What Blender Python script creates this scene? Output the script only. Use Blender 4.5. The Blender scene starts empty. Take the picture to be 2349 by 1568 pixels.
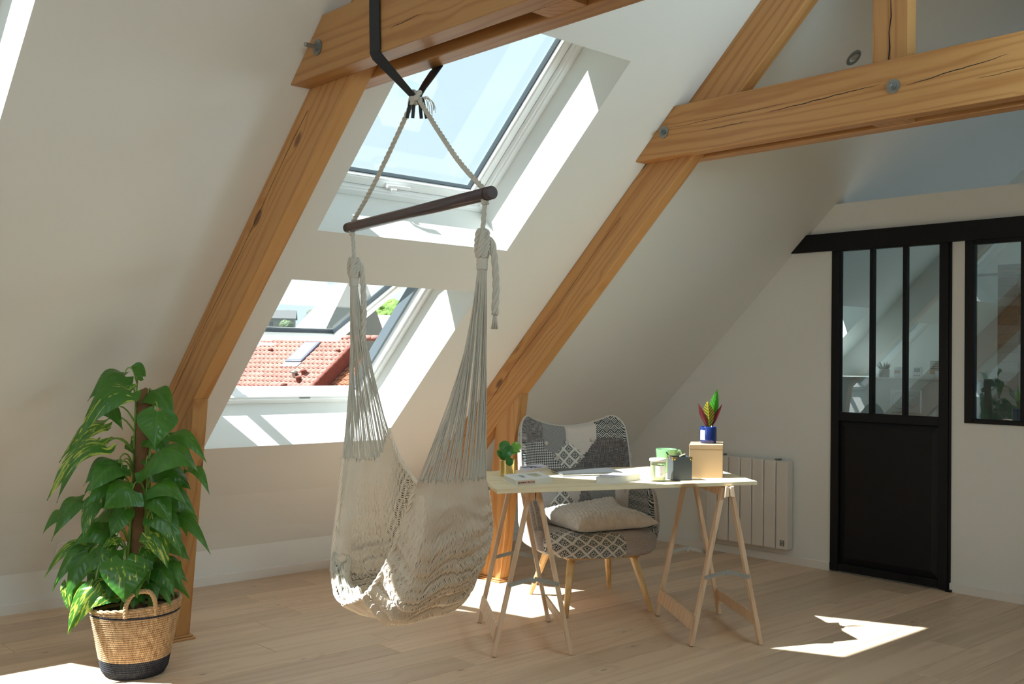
import bpy, bmesh, math, random
import numpy as np
from mathutils import Vector, Matrix, Euler
random.seed(7); RNG = np.random.default_rng(7)
S = bpy.context.scene; COL = S.collection
# ---------------- camera ----------------
cam_d = bpy.data.cameras.new('camera'); cam = bpy.data.objects.new('camera', cam_d); COL.objects.link(cam)
YAW, PITCH, ROLL = math.radians(42.430), math.radians(0.961), math.radians(-0.702)
_f = Vector((math.sin(YAW)*math.cos(PITCH), math.cos(YAW)*math.cos(PITCH), math.sin(PITCH)))
_r = Vector((math.cos(YAW), -math.sin(YAW), 0)); _d = _f.cross(_r)
_r2 = math.cos(ROLL)*_r + math.sin(ROLL)*_d; _d2 = -math.sin(ROLL)*_r + math.cos(ROLL)*_d
cam.matrix_world = Matrix(((_r2.x, -_d2.x, -_f.x, 0), (_r2.y, -_d2.y, -_f.y, 0), (_r2.z, -_d2.z, -_f.z, 1.38), (0, 0, 0, 1)))
cam_d.sensor_width = 36; cam_d.lens = 36*2387.34/2349; cam_d.clip_start = 0.05; cam_d.clip_end = 500
S.camera = cam
# ---------------- view ----------------
S.view_settings.view_transform = 'Standard'; S.view_settings.look = 'None'
S.view_settings.gamma = 1; S.view_settings.use_curve_mapping = False
S.view_settings.exposure = 0.5
S.cycles.max_bounces = 14; S.cycles.diffuse_bounces = 8; S.cycles.transparent_max_bounces = 24
S.cycles.sample_clamp_indirect = 8; S.cycles.caustics_reflective = False; S.cycles.caustics_refractive = False
# ---------------- sky ----------------
W = bpy.data.worlds.new('sky'); S.world = W; W.use_nodes = True
nt = W.node_tree; nt.nodes.clear()
wo = nt.nodes.new('ShaderNodeOutputWorld'); bg = nt.nodes.new('ShaderNodeBackground'); nt.links.new(bg.outputs[0], wo.inputs[0])
tc = nt.nodes.new('ShaderNodeTexCoord'); nz = nt.nodes.new('ShaderNodeTexNoise'); nz.inputs['Scale'].default_value = 2.2; nz.inputs['Detail'].default_value = 5
mp = nt.nodes.new('ShaderNodeMapping'); mp.inputs['Scale'].default_value = (1, 1, 2.2)
nt.links.new(tc.outputs['Generated'], mp.inputs[0]); nt.links.new(mp.outputs[0], nz.inputs['Vector'])
rp = nt.nodes.new('ShaderNodeValToRGB'); nt.links.new(nz.outputs[0], rp.inputs[0])
rp.color_ramp.elements[0].position = .38; rp.color_ramp.elements[0].color = (.53, .645, .70, 1)
rp.color_ramp.elements[1].position = .66; rp.color_ramp.elements[1].color = (.64, .685, .70, 1)
nt.links.new(rp.outputs[0], bg.inputs[0]); bg.inputs[1].default_value = SKY = 1.10
# ---------------- sun ----------------
SUNDIR = Vector((.594, -.357, -1.0)).normalized()
sd = bpy.data.lights.new('sun', 'SUN'); sd.energy = 13.0; sd.angle = math.radians(.55); sd.color = (1.0, .98, .94)
sun = bpy.data.objects.new('sun', sd); COL.objects.link(sun); sun.rotation_euler = SUNDIR.to_track_quat('-Z', 'Y').to_euler(); sun.location = (-5, 9, 12)
# area lamps added to boost daylight at assumed, unseen gable and north-slope windows
def fill_light(name, loc, target, sx, sy, power, col=(.86, .94, 1.0)):
    d = bpy.data.lights.new(name, 'AREA'); d.shape = 'RECTANGLE'; d.size = sx; d.size_y = sy; d.energy = power; d.color = col
    o = bpy.data.objects.new(name, d); COL.objects.link(o); o.location = loc
    o.rotation_euler = (Vector(target)-Vector(loc)).to_track_quat('-Z', 'Z').to_euler(); return o
fill_light('added_fill_gable', (-3.9, 2.0, 1.6), (3, 3.2, 1.2), 2.6, 2.2, 22, (.72, .92, 1.0))
for _x, _p in ((0.2, 40), (3.2, 112)):
    fill_light('added_fill_north', (_x+.6, -.12, 2.1), (_x+1.2, 4.5, 1.2), 1.1, 1.2, _p, (.72, .93, 1.0))
fill_light('added_fill_bathroom', (7.35, .05, 1.95), (7.3, 4.2, .9), .8, .9, 14, (.70, .90, 1.0))  # fill lamp added out of view to brighten the bathroom and loft

# ---------------- helpers ----------------
def smooth(me): me.polygons.foreach_set('use_smooth', [True]*len(me.polygons))
def mk(name, verts, faces, mat=None, parent=None, sm=False, uvs=None, mats=None, fmat=None, local=False, label=None, kind=None):
    """one mesh object. verts are world coordinates unless local=True (then they are in the parent's frame)."""
    V = np.array([tuple(v) for v in verts], float) if not isinstance(verts, np.ndarray) else verts.astype(float)
    loc = None
    if parent is not None and not local:
        V = V - np.array(parent['_loc'])
    if parent is None and not local:
        mn, mx = V.min(0), V.max(0); loc = ((mn[0]+mx[0])/2, (mn[1]+mx[1])/2, mn[2]); V = V - np.array(loc)
    me = bpy.data.meshes.new(name)
    F = faces.tolist() if isinstance(faces, np.ndarray) else faces
    me.from_pydata(V.tolist(), [], F)
    for m in (mats or ([mat] if mat else [])): me.materials.append(m)
    if fmat is not None: me.polygons.foreach_set('material_index', list(fmat))
    if uvs is not None:
        l = me.uv_layers.new(name='uv'); U = np.array(uvs, float); idx = np.empty(len(me.loops), int); me.loops.foreach_get('vertex_index', idx)
        l.data.foreach_set('uv', U[idx].ravel())
    if sm: smooth(me)
    me.update(); me.validate()
    o = bpy.data.objects.new(name, me); COL.objects.link(o)
    if loc: o.location = loc
    o['_loc'] = list(loc) if loc else (list(parent['_loc']) if parent is not None and not local else [0, 0, 0])
    if parent is not None: o.parent = parent
    if label: o['label'] = label
    if kind: o['kind'] = kind
    return o
def thing(name, label, cat, loc=(0, 0, 0), rotz=0, group=None, rot=None, kind=None):
    o = bpy.data.objects.new(name, None); COL.objects.link(o); o.location = loc
    o.rotation_euler = rot if rot else (0, 0, rotz); o['_loc'] = list(loc); o.empty_display_size = .1
    tag(o, label, cat, group, kind); return o
def tag(o, label=None, cat=None, group=None, kind=None):
    if label: o['label'] = label
    if cat: o['category'] = cat
    if group: o['group'] = group
    if kind: o['kind'] = kind
    return o
class MB:
    """collects shapes for one mesh"""
    def __init__(s): s.v = []; s.f = []; s.m = []; s.n = 0
    def add(s, v, f, mi=0):
        s.v += [tuple(p) for p in v]; s.f += [[i+s.n for i in q] for q in f]; s.m += [mi]*len(f); s.n = len(s.v); return s
    def box(s, a, b, mi=0, M=None):
        x0, y0, z0 = a; x1, y1, z1 = b
        v = [(x0,y0,z0),(x1,y0,z0),(x1,y1,z0),(x0,y1,z0),(x0,y0,z1),(x1,y0,z1),(x1,y1,z1),(x0,y1,z1)]
        if M is not None: v = [M @ Vector(p) for p in v]
        return s.add(v, [(0,3,2,1),(4,5,6,7),(0,1,5,4),(1,2,6,5),(2,3,7,6),(3,0,4,7)], mi)
    def hexa(s, v8, mi=0): return s.add(v8, [(0,3,2,1),(4,5,6,7),(0,1,5,4),(1,2,6,5),(2,3,7,6),(3,0,4,7)], mi)
    def bar(s, p0, p1, w, h, up=(0,0,1), mi=0, taper=1.0):
        p0 = Vector(p0); p1 = Vector(p1); d = (p1-p0).normalized(); u = Vector(up); sd_ = d.cross(u)
        if sd_.length < 1e-5: sd_ = d.cross(Vector((1,0,0)))
        sd_.normalize(); u = sd_.cross(d).normalized()
        v = []
        for p, k in ((p0, 1), (p1, taper)):
            for a, b in ((-1,-1),(1,-1),(1,1),(-1,1)): v.append(p + sd_*a*w/2*k + u*b*h/2*k)
        return s.hexa(v, mi)
    def tube(s, pts, r, n=8, mi=0, cap=True):
        pts = [Vector(p) for p in pts]; rs = r if hasattr(r, '__len__') else [r]*len(pts)
        t0 = (pts[1]-pts[0]).normalized(); a = t0.orthogonal().normalized(); v = []
        for i, p in enumerate(pts):
            t = (pts[min(i+1, len(pts)-1)]-pts[max(i-1, 0)]).normalized()
            a = (a - t*a.dot(t)).normalized(); b = t.cross(a)
            for k in range(n):
                an = 2*math.pi*k/n; v.append(p + (a*math.cos(an)+b*math.sin(an))*rs[i])
        f = [(i*n+k, i*n+(k+1) % n, (i+1)*n+(k+1) % n, (i+1)*n+k) for i in range(len(pts)-1) for k in range(n)]
        if cap: f += [tuple(range(n))[::-1], tuple((len(pts)-1)*n+k for k in range(n))]
        return s.add(v, f, mi)
    def lathe(s, prof, c=(0,0,0), n=32, mi=0, ax=None, cap=False):
        v = []; A = ax
        for r, z in prof:
            for k in range(n):
                an = 2*math.pi*k/n; p = Vector((r*math.cos(an), r*math.sin(an), z)); p = (A @ p) if A is not None else p
                v.append(p+Vector(c))
        m = len(prof)
        f = [(i*n+k, i*n+(k+1) % n, (i+1)*n+(k+1) % n, (i+1)*n+k) for i in range(m-1) for k in range(n)]
        if cap: f += [tuple(range(n))[::-1], tuple((m-1)*n+k for k in range(n))]
        return s.add(v, f, mi)
    def sphere(s, c, r, n=10, mi=0, sc=(1,1,1)):
        v = []; m = n//2+1
        for i in range(m):
            th = math.pi*i/(m-1)
            for k in range(n):
                an = 2*math.pi*k/n; v.append((c[0]+r*sc[0]*math.sin(th)*math.cos(an), c[1]+r*sc[1]*math.sin(th)*math.sin(an), c[2]+r*sc[2]*math.cos(th)))
        f = [(i*n+k, (i+1)*n+k, (i+1)*n+(k+1) % n, i*n+(k+1) % n) for i in range(m-1) for k in range(n)]
        return s.add(v, f, mi)
    def build(s, name, mat=None, parent=None, sm=False, local=False, mats=None, **k):
        return mk(name, s.v, s.f, mat, parent, sm, mats=mats, fmat=s.m if mats else None, local=local, **k)
def bevel(o, w=.003, seg=2, ang=35):
    b = o.modifiers.new('bevel', 'BEVEL'); b.width = w; b.segments = seg; b.limit_method = 'ANGLE'; b.angle_limit = math.radians(ang)
    for p in o.data.polygons: p.use_smooth = True
    try:
        o.data.set_sharp_from_angle(angle=math.radians(ang))
    except Exception: pass
    return o
def copy_tree(o, parent=None):
    c = o.copy(); COL.objects.link(c)
    if parent is not None: c.parent = parent
    for ch in list(o.children): copy_tree(ch, c)
    return c

# ---------------- materials ----------------
class NT:
    def __init__(s, name):
        s.m = bpy.data.materials.new(name); s.m.use_nodes = True; s.t = s.m.node_tree; s.t.nodes.clear()
        s.out = s.n('ShaderNodeOutputMaterial'); s.b = s.n('ShaderNodeBsdfPrincipled'); s.l(s.b.outputs[0], s.out.inputs[0])
    def n(s, t, **k):
        x = s.t.nodes.new(t)
        for a, b in k.items(): setattr(x, a, b)
        return x
    def l(s, a, b): s.t.links.new(a, b)
    def setp(s, k, v): s.b.inputs[k].default_value = v
    def math(s, op, a, b=None, c=None):
        x = s.n('ShaderNodeMath', operation=op)
        for i, q in enumerate((a, b, c)):
            if q is None: continue
            if isinstance(q, (int, float)): x.inputs[i].default_value = q
            else: s.l(q, x.inputs[i])
        return x.outputs[0]
    def coord(s, kind='Object', scale=(1,1,1), rot=(0,0,0), loc=(0,0,0)):
        t = s.n('ShaderNodeTexCoord'); m = s.n('ShaderNodeMapping'); m.inputs['Scale'].default_value = scale; m.inputs['Rotation'].default_value = rot; m.inputs['Location'].default_value = loc
        s.l(t.outputs[kind], m.inputs[0]); return m.outputs[0]
    def noise(s, vec=None, scale=5, detail=4, rough=.5, dist=0):
        x = s.n('ShaderNodeTexNoise'); x.inputs['Scale'].default_value = scale; x.inputs['Detail'].default_value = detail; x.inputs['Roughness'].default_value = rough; x.inputs['Distortion'].default_value = dist
        if vec is not None: s.l(vec, x.inputs['Vector'])
        return x.outputs[0]
    def ramp(s, fac, stops, interp='LINEAR'):
        x = s.n('ShaderNodeValToRGB'); s.l(fac, x.inputs[0]); r = x.color_ramp; r.interpolation = interp
        while len(r.elements) < len(stops): r.elements.new(.5)
        for e, (p, c) in zip(r.elements, stops): e.position = p; e.color = (*c, 1) if len(c) == 3 else c
        return x.outputs[0]
    def mix(s, fac, a, b, mode='MIX'):
        x = s.n('ShaderNodeMix', data_type='RGBA', blend_type=mode)
        for i, q in ((0, fac), (6, a), (7, b)):
            if isinstance(q, (int, float)): x.inputs[i].default_value = q
            elif isinstance(q, tuple): x.inputs[i].default_value = (*q, 1) if len(q) == 3 else q
            else: s.l(q, x.inputs[i])
        return x.outputs[2]
    def base(s, c):
        if isinstance(c, tuple): s.setp('Base Color', (*c, 1))
        else: s.l(c, s.b.inputs['Base Color'])
        return s
    def bump(s, h, strength=.3, dist=.01):
        x = s.n('ShaderNodeBump'); x.inputs['Strength'].default_value = strength; x.inputs['Distance'].default_value = dist
        s.l(h, x.inputs['Height']); s.l(x.outputs[0], s.b.inputs['Normal']); return s
def plain(name, c, rough=.5, metal=0, bump=None, spec=None, coat=0, sheen=0, var=0):
    n = NT(name); 
    if var:
        v = n.coord(); n.base(n.mix(n.noise(v, 6, 4), tuple(x*(1-var) for x in c), tuple(min(1, x*(1+var)) for x in c)))
    else: n.base(c)
    n.setp('Roughness', rough); n.setp('Metallic', metal)
    if spec is not None: n.setp('Specular IOR Level', spec)
    if coat: n.setp('Coat Weight', coat)
    if sheen: n.setp('Sheen Weight', sheen)
    if bump: n.bump(n.noise(n.coord(), bump[0], 3), bump[1], bump[2])
    return n.m
def wood(name, light, dark, knot, axis=0, freq=9, rough=.42, stretch=14, knots=True, rand=.12, ks_=1.0):
    """sawn timber; grain runs along the object's own axis"""
    n = NT(name); sc = [1.0, 1.0, 1.0]; sc[axis] = 1/stretch
    tcn = n.n('ShaderNodeTexCoord'); oi = n.n('ShaderNodeObjectInfo')
    add = n.n('ShaderNodeVectorMath', operation='ADD'); n.l(tcn.outputs['Object'], add.inputs[0])
    mul = n.n('ShaderNodeVectorMath', operation='SCALE'); cx = n.n('ShaderNodeCombineXYZ')
    for i in range(3): n.l(oi.outputs['Random'], cx.inputs[i])
    n.l(cx.outputs[0], mul.inputs[0]); mul.inputs['Scale'].default_value = 37.0; n.l(mul.outputs[0], add.inputs[1])
    # knots: sparse voronoi cells stretched along the grain
    mk_ = n.n('ShaderNodeMapping'); ks = [1.0, 1.0, 1.0]; ks[axis] = .42; mk_.inputs['Scale'].default_value = ks; n.l(add.outputs[0], mk_.inputs[0])
    vo = n.n('ShaderNodeTexVoronoi'); vo.inputs['Scale'].default_value = 5.5; vo.inputs['Randomness'].default_value = 1; n.l(mk_.outputs[0], vo.inputs['Vector'])
    near = n.ramp(vo.outputs['Distance'], [(0, (1,1,1)), (.30, (0,0,0))])
    mp_ = n.n('ShaderNodeMapping'); mp_.inputs['Scale'].default_value = sc; n.l(add.outputs[0], mp_.inputs[0])
    low = n.noise(mp_.outputs[0], 5, 3)
    g = n.noise(mp_.outputs[0], freq*5, 6, .6, .4)
    warp = n.math('ADD', n.math('MULTIPLY', low, 7.0), n.math('MULTIPLY', near, 1.1 if knots else 0))
    sepv = n.n('ShaderNodeSeparateXYZ'); n.l(add.outputs[0], sepv.inputs[0])
    o1, o2 = [i for i in range(3) if i != axis]
    rr = n.math('ADD', n.math('MULTIPLY', sepv.outputs[o1], freq), n.math('MULTIPLY', sepv.outputs[o2], freq*1.3))
    ring = n.math('SINE', n.math('MULTIPLY', n.math('ADD', rr, warp), 6.283))
    rg = n.math('POWER', n.math('MULTIPLY_ADD', ring, .5, .5), 3.0)
    fac = n.math('ADD', n.math('MULTIPLY', rg, .50), n.math('MULTIPLY', g, .55))
    c = n.mix(n.ramp(fac, [(.25, (0,0,0)), (.85, (1,1,1))]), light, dark)
    if knots:
        kf = n.ramp(vo.outputs['Distance'], [(0, (1,1,1)), (.085*ks_, (1,1,1)), (.13*ks_, (0,0,0))])
        c = n.mix(n.math('MULTIPLY', kf, .85), c, knot)
    tint = n.math('MULTIPLY_ADD', oi.outputs['Random'], rand*2, 1-rand)
    hs = n.n('ShaderNodeHueSaturation'); n.l(tint, hs.inputs['Value']); n.l(c, hs.inputs['Color'])
    n.base(hs.outputs[0]); n.setp('Roughness', rough); n.bump(g, .12, .002)
    return n.m
WL, WD, WK = (.50, .255, .092), (.39, .170, .052), (.13, .05, .02)
M = {}
M['beam_x'] = wood('larch_beam_along_x', WL, WD, WK, 0, 17); M['beam_y'] = wood('larch_beam_along_y', WL, WD, WK, 1, 17); M['beam_z'] = wood('larch_beam_along_z', WL, WD, WK, 2, 17)
M['oak'] = wood('oiled_oak_plank', (.72, .54, .385), (.63, .455, .315), (.36, .25, .17), 0, freq=5, rough=.42, stretch=18, rand=.13, ks_=.42)
M['pine'] = wood('pale_pine_board', (.83, .72, .50), (.74, .58, .34), (.33, .17, .07), 0, freq=7, rough=.5, stretch=22, rand=.03)
M['pine_z'] = wood('pale_pine_leg', (.72, .53, .37), (.60, .41, .26), (.3, .15, .07), 2, freq=14, rough=.55, stretch=14, knots=False, rand=.06)
M['beech'] = wood('varnished_beech_leg', (.72, .48, .22), (.60, .36, .14), (.3, .15, .07), 2, freq=12, rough=.35, stretch=16, knots=False, rand=.03)
M['wall'] = plain('white_plaster', (.775, .782, .76), .9, bump=(180, .05, .001))
M['trim'] = plain('white_painted_trim', (.78, .76, .73), .5)
M['pvc'] = plain('white_window_frame', (.86, .87, .87), .35)
M['grey_metal'] = plain('grey_window_cladding', (.16, .19, .22), .4, .3)
M['black'] = plain('black_powder_coat', (.006, .006, .007), .5, spec=.25, bump=(900, .08, .0005))
M['steel'] = plain('galvanised_steel', (.30, .31, .30), .42, .9, var=.25)
M['zinc'] = plain('zinc_plated_steel', (.46, .49, .49), .4, .7)
M['dark'] = plain('dark_gap', (.02, .018, .015), .9)
M['rad'] = plain('white_enamel', (.74, .70, .66), .35)
def glass(name, tint=(.93, .98, .98), refl=1.0, rough=0.0):
    n = NT(name); tr = n.n('ShaderNodeBsdfTransparent'); tr.inputs[0].default_value = (*tint, 1)
    gl = n.n('ShaderNodeBsdfGlossy'); gl.inputs['Roughness'].default_value = rough; gl.inputs[0].default_value = (1, 1, 1, 1)
    fr = n.n('ShaderNodeLayerWeight'); fr.inputs[0].default_value = .5; f5 = n.math('MULTIPLY_ADD', n.math('POWER', fr.outputs[1], 5.0), .90, .045); mx = n.n('ShaderNodeMixShader')
    n.l(n.math('MULTIPLY', f5, refl), mx.inputs[0]); n.l(tr.outputs[0], mx.inputs[1]); n.l(gl.outputs[0], mx.inputs[2]); n.l(mx.outputs[0], n.out.inputs[0]); return n.m
M['glass'] = glass('clear_glass', (.93, .975, .985), .5); M['glass_int'] = glass('bluish_interior_glass', (.82, .91, .92), 2.2); M['jar_glass'] = glass('jar_glass', (.90, .95, .88), 1.4)
# ---------------- room shell ----------------
XE, YK, KZ, TS, K0 = 6.28, 5.86, .21, .976, 6.033
NRM = math.hypot(1, TS); XL, YR = -4.0, 2.27; YN = 2*YR-YK
XG = 8.22                      # gable beyond the bathroom
def sz(y): return K0-TS*y      # plaster plane of the south slope
def sp(x, y, off=0): return (x, y+off*TS/NRM, sz(y)+off/NRM)
YB = 5.60                      # below this the lining steepens to the knee wall
# the floor: slab + planks (each plank a part of the floor)
fb = MB(); fb.box((XL, YN, -.30), (XG+.3, YK+.1, -.016)); floor = fb.build('floor', M['dark'])
tag(floor, kind='structure')
pw = .19; nrow = int((YK-YN)/pw)+1; rnd = random.Random(3); pc = 0
plank_meshes = {}
def plank(x0, x1, y1):
    global pc
    L = round(x1-x0, 2); key = L
    if key not in plank_meshes:
        b = MB(); g = .0012; bw = .0022; h = .015
        v = []
        for (e, z) in ((0, 0), (0, h-bw), (bw, h)):
            v += [(g+e-L/2, -pw+g+e, z), (L/2-g-e, -pw+g+e, z), (L/2-g-e, -g-e, z), (g+e-L/2, -g-e, z)]
        f = [(8, 9, 10, 11)] + [(a*4+k, a*4+(k+1) % 4, (a+1)*4+(k+1) % 4, (a+1)*4+k) for a in (0, 1) for k in range(4)]
        me = bpy.data.meshes.new('plank'); me.from_pydata(v, [], f); me.materials.append(M['oak']); plank_meshes[key] = me
    o = bpy.data.objects.new('plank', plank_meshes[key]); COL.objects.link(o); o.parent = floor
    o.location = (x0+L/2-floor.location.x, y1-floor.location.y, -.015-floor.location.z); pc += 1
offs = [0, 1.15, .55, 1.6, .85, .25, 1.35]
for i in range(nrow):
    y1 = YK-i*pw; visible = y1 > 1.2
    Lp = 1.9 if visible else 3.4
    x = XL; first = .6+offs[i % 7]*.8+.1*rnd.randint(-2, 2); xs = [XL]
    x = XL+first
    while x < XE-.25: xs.append(x); x += Lp
    xs.append(XE+.1)
    for a, b in zip(xs[:-1], xs[1:]): plank(a, b, y1)
# south slope with four roof windows: openings (x0, x1, y_low, y_high)
OPEN = {'w1': (2.578, 3.762, 4.166, 3.295), 'w2': (2.578, 3.762, 5.285, 4.388), 'w3': (.36, 1.128, 4.166, 3.295), 'w4': (.34, 1.105, 5.135, 4.30)}
BATH = (7.2, 7.9, 4.95, 4.3)
def slope_mesh(name, x0, x1, ops, mirror=False):
    b = MB(); TH = .42
    xs = sorted({x0, x1, *[v for o in ops for v in o[:2]]}); ys = sorted({YR, YB, *[v for o in ops for v in o[2:]]})
    def P(x, y, off):
        p = sp(x, y, off); return (p[0], 2*YR-p[1], p[2]) if mirror else p
    for xa, xb in zip(xs[:-1], xs[1:]):
        for ya, yb in zip(ys[:-1], ys[1:]):
            cx_, cy_ = (xa+xb)/2, (ya+yb)/2
            if any(o[0] < cx_ < o[1] and o[3] < cy_ < o[2] for o in ops): continue
            for off in (0, TH):
                q = [P(xa, ya, off), P(xb, ya, off), P(xb, yb, off), P(xa, yb, off)]
                b.add(q, [(0, 1, 2, 3) if off else (3, 2, 1, 0)])
    for o in ops:      # reveals
        xa, xb, yl, yh = o
        for (p, q) in (((xa, yl), (xb, yl)), ((xb, yl), (xb, yh)), ((xb, yh), (xa, yh)), ((xa, yh), (xa, yl))):
            b.add([P(*p, 0), P(*q, 0), P(*q, TH), P(*p, TH)], [(0, 1, 2, 3)])
    # lower steep lining down to the knee wall, slightly curved
    prof = [(YB, sz(YB)), (5.70, .449), (5.79, .324), (YK, KZ)]
    for (ya, za), (yb, zb) in zip(prof[:-1], prof[1:]):
        q = [(x0, ya, za), (x1, ya, za), (x1, yb, zb), (x0, yb, zb)]
        if mirror: q = [(a, 2*YR-c, d) for a, c, d in q]
        b.add(q, [(3, 2, 1, 0)])
    # outer skin to the eave
    ye = YK+.30; q = [sp(x0, YB, TH), sp(x1, YB, TH), (x1, ye+.3, sz(ye+.3)+.6), (x0, ye+.3, sz(ye+.3)+.6)]
    if mirror: q = [(a, 2*YR-c, d) for a, c, d in q]
    b.add(q, [(0, 1, 2, 3)])
    o = b.build(name, M['wall']); tag(o, kind='structure'); return o
ceil = slope_mesh('ceiling', XL, XG, list(OPEN.values())+[BATH])
NOPS = [(.2, 1.38, 4.166, 3.0), (3.2, 4.38, 4.166, 3.0), (6.9, 7.8, 4.8, 3.9)]  # assumed skylights out of view, put in for daylight; the last serves the bathroom
ceil2 = slope_mesh('ceiling', XL, XG, NOPS, mirror=True)
def struct(name, b, mat, **k):
    o = b.build(name, mat, **k); o['kind'] = 'structure'; return o
struct('wall_back', MB().box((XL, YK, -.05), (XG, YK+.12, KZ+.01)), M['wall'])
struct('wall_front', MB().box((XL, YN-.12, -.05), (XG, YN, KZ+.01)), M['wall'])
# baseboards
def board(name, a, b, ht=.056, th=.012, nrm=(0, -1)):
    v = Vector((b[0]-a[0], b[1]-a[1], 0)); n = Vector((nrm[0], nrm[1], 0))
    prof = [(0, 0), (th, 0), (th, ht-.004), (th-.004, ht), (0, ht)]; m = MB(); pts = []
    for p in (a, b):
        for d, z in prof: pts.append((p[0]+n.x*d, p[1]+n.y*d, z))
    m.add(pts, [tuple(range(5)), tuple(range(9, 4, -1))]+[(k, 5+k, 5+(k+1) % 5, (k+1) % 5) for k in range(5)])
    return struct(name, m, M['trim'])
board('baseboard_back', (XL, YK), (XE, YK))
board('baseboard_right', (XE, YK), (XE, 3.70), nrm=(-1, 0))
board('baseboard_right', (XE, 2.885), (XE, YN), nrm=(-1, 0))
# end wall (partition to the bathroom), top at 2.445, with door and window openings
WT = 2.445; DY0, DY1 = 2.90, 3.69; WY1 = 2.80; WY0 = 1.55; WZ0, WZ1 = 1.03, 2.135; TH = .10
wb = MB()
def wall_poly(pts):   # prism in the XE plane from (y,z) polygon
    n = len(pts); v = [(XE, y, z) for y, z in pts]+[(XE+TH, y, z) for y, z in pts]
    wb.add(v, [tuple(range(n)), tuple(range(2*n-1, n-1, -1))]+[(k, n+k, n+(k+1) % n, (k+1) % n) for k in range(n)])
yt = (K0-WT)/TS
wall_poly([(YK+.05, 0), (YK+.05, KZ+.08), (YB+.10, sz(YB)+.02), (yt+.05, WT), (DY1, WT), (DY1, 0)])
wall_poly([(DY1, 2.15), (DY1, WT), (DY0, WT), (DY0, 2.15)])
wall_poly([(DY0, 0), (DY0, WT), (WY1, WT), (WY1, 0)])
wall_poly([(WY1, 0), (WY1, WZ0), (WY0, WZ0), (WY0, 0)])
wall_poly([(WY1, WZ1), (WY1, WT), (WY0, WT), (WY0, WZ1)])
wall_poly([(WY0, 0), (WY0, WT), (2*YR-yt, WT), (YN, KZ), (YN, 0)])
struct('wall_right', wb, M['wall'])
# bathroom shell beyond
gb = MB(); gp = [(YK, -.05), (YK, KZ), (YB, sz(YB)), (YR, sz(YR)+.02), (2*YR-YB, sz(YB)), (YN, KZ), (YN, -.05)]
gb.add([(XG, y, z) for y, z in gp]+[(XG+.12, y, z) for y, z in gp], [tuple(range(7)), tuple(range(13, 6, -1))])
struct('wall_gable', gb, M['wall'])
lw = MB(); lp = [(XL, y, z) for y, z in gp]   # gable behind the camera, with an assumed glazed opening added for daylight
GY0, GY1, GZ0, GZ1 = .8, 3.4, .9, 3.0
def lpoly(pts):
    n = len(pts); lw.add([(XL, y, z) for y, z in pts]+[(XL-.12, y, z) for y, z in pts], [tuple(range(n)), tuple(range(2*n-1, n-1, -1))]+[(k, n+k, n+(k+1) % n, (k+1) % n) for k in range(n)])
yz1 = (K0-GZ1)/TS
lpoly([(YK+.1, -.05), (YK+.1, KZ), (YB+.05, sz(YB)), (GY1, sz(GY1)+.05), (GY1, -.05)]); lpoly([(2*YR-x, z) for x, z in [(YK+.1, -.05), (YK+.1, KZ), (YB+.05, sz(YB)), (2*YR-GY0, sz(2*YR-GY0)+.05), (2*YR-GY0, -.05)]])
lpoly([(GY1, GZ1-.4), (GY1, sz(GY1)+.05), (YR, sz(YR)+.05), (GY0, sz(2*YR-GY0)+.05), (GY0, GZ1-.4)]); lpoly([(GY0, -.05), (GY1, -.05), (GY1, GZ0), (GY0, GZ0)])
struct('wall_left', lw, M['wall'])

# ---------------- roof windows ----------------
M['gasket'] = plain('black_gasket', (.03, .04, .05), .5)
def slope_frame(x0, x1, yl, yh, mirror=False):
    """matrix: local (x across, y up the slope from the lower edge, z outward)"""
    up = Vector((0, -1/NRM, TS/NRM)); out = Vector((0, TS/NRM, 1/NRM)); o = Vector(sp(x1, yl))
    Mx = Matrix(((-1, up.x, out.x, o.x), (0, up.y, out.y, o.y), (0, up.z, out.z, o.z), (0, 0, 0, 1)))
    return Mx, x1-x0, (yl-yh)*NRM
def ring(mb, Wd, Hd, w, z0, z1, ins=0, mi=0, M=None):
    a, b, c, d = ins, Wd-ins, ins, Hd-ins
    mb.box((a, c, z0), (b, c+w, z1), mi, M); mb.box((a, d-w, z0), (b, d, z1), mi, M)
    mb.box((a, c+w, z0), (a+w, d-w, z1), mi, M); mb.box((b-w, c+w, z0), (b, d-w, z1), mi, M)
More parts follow.
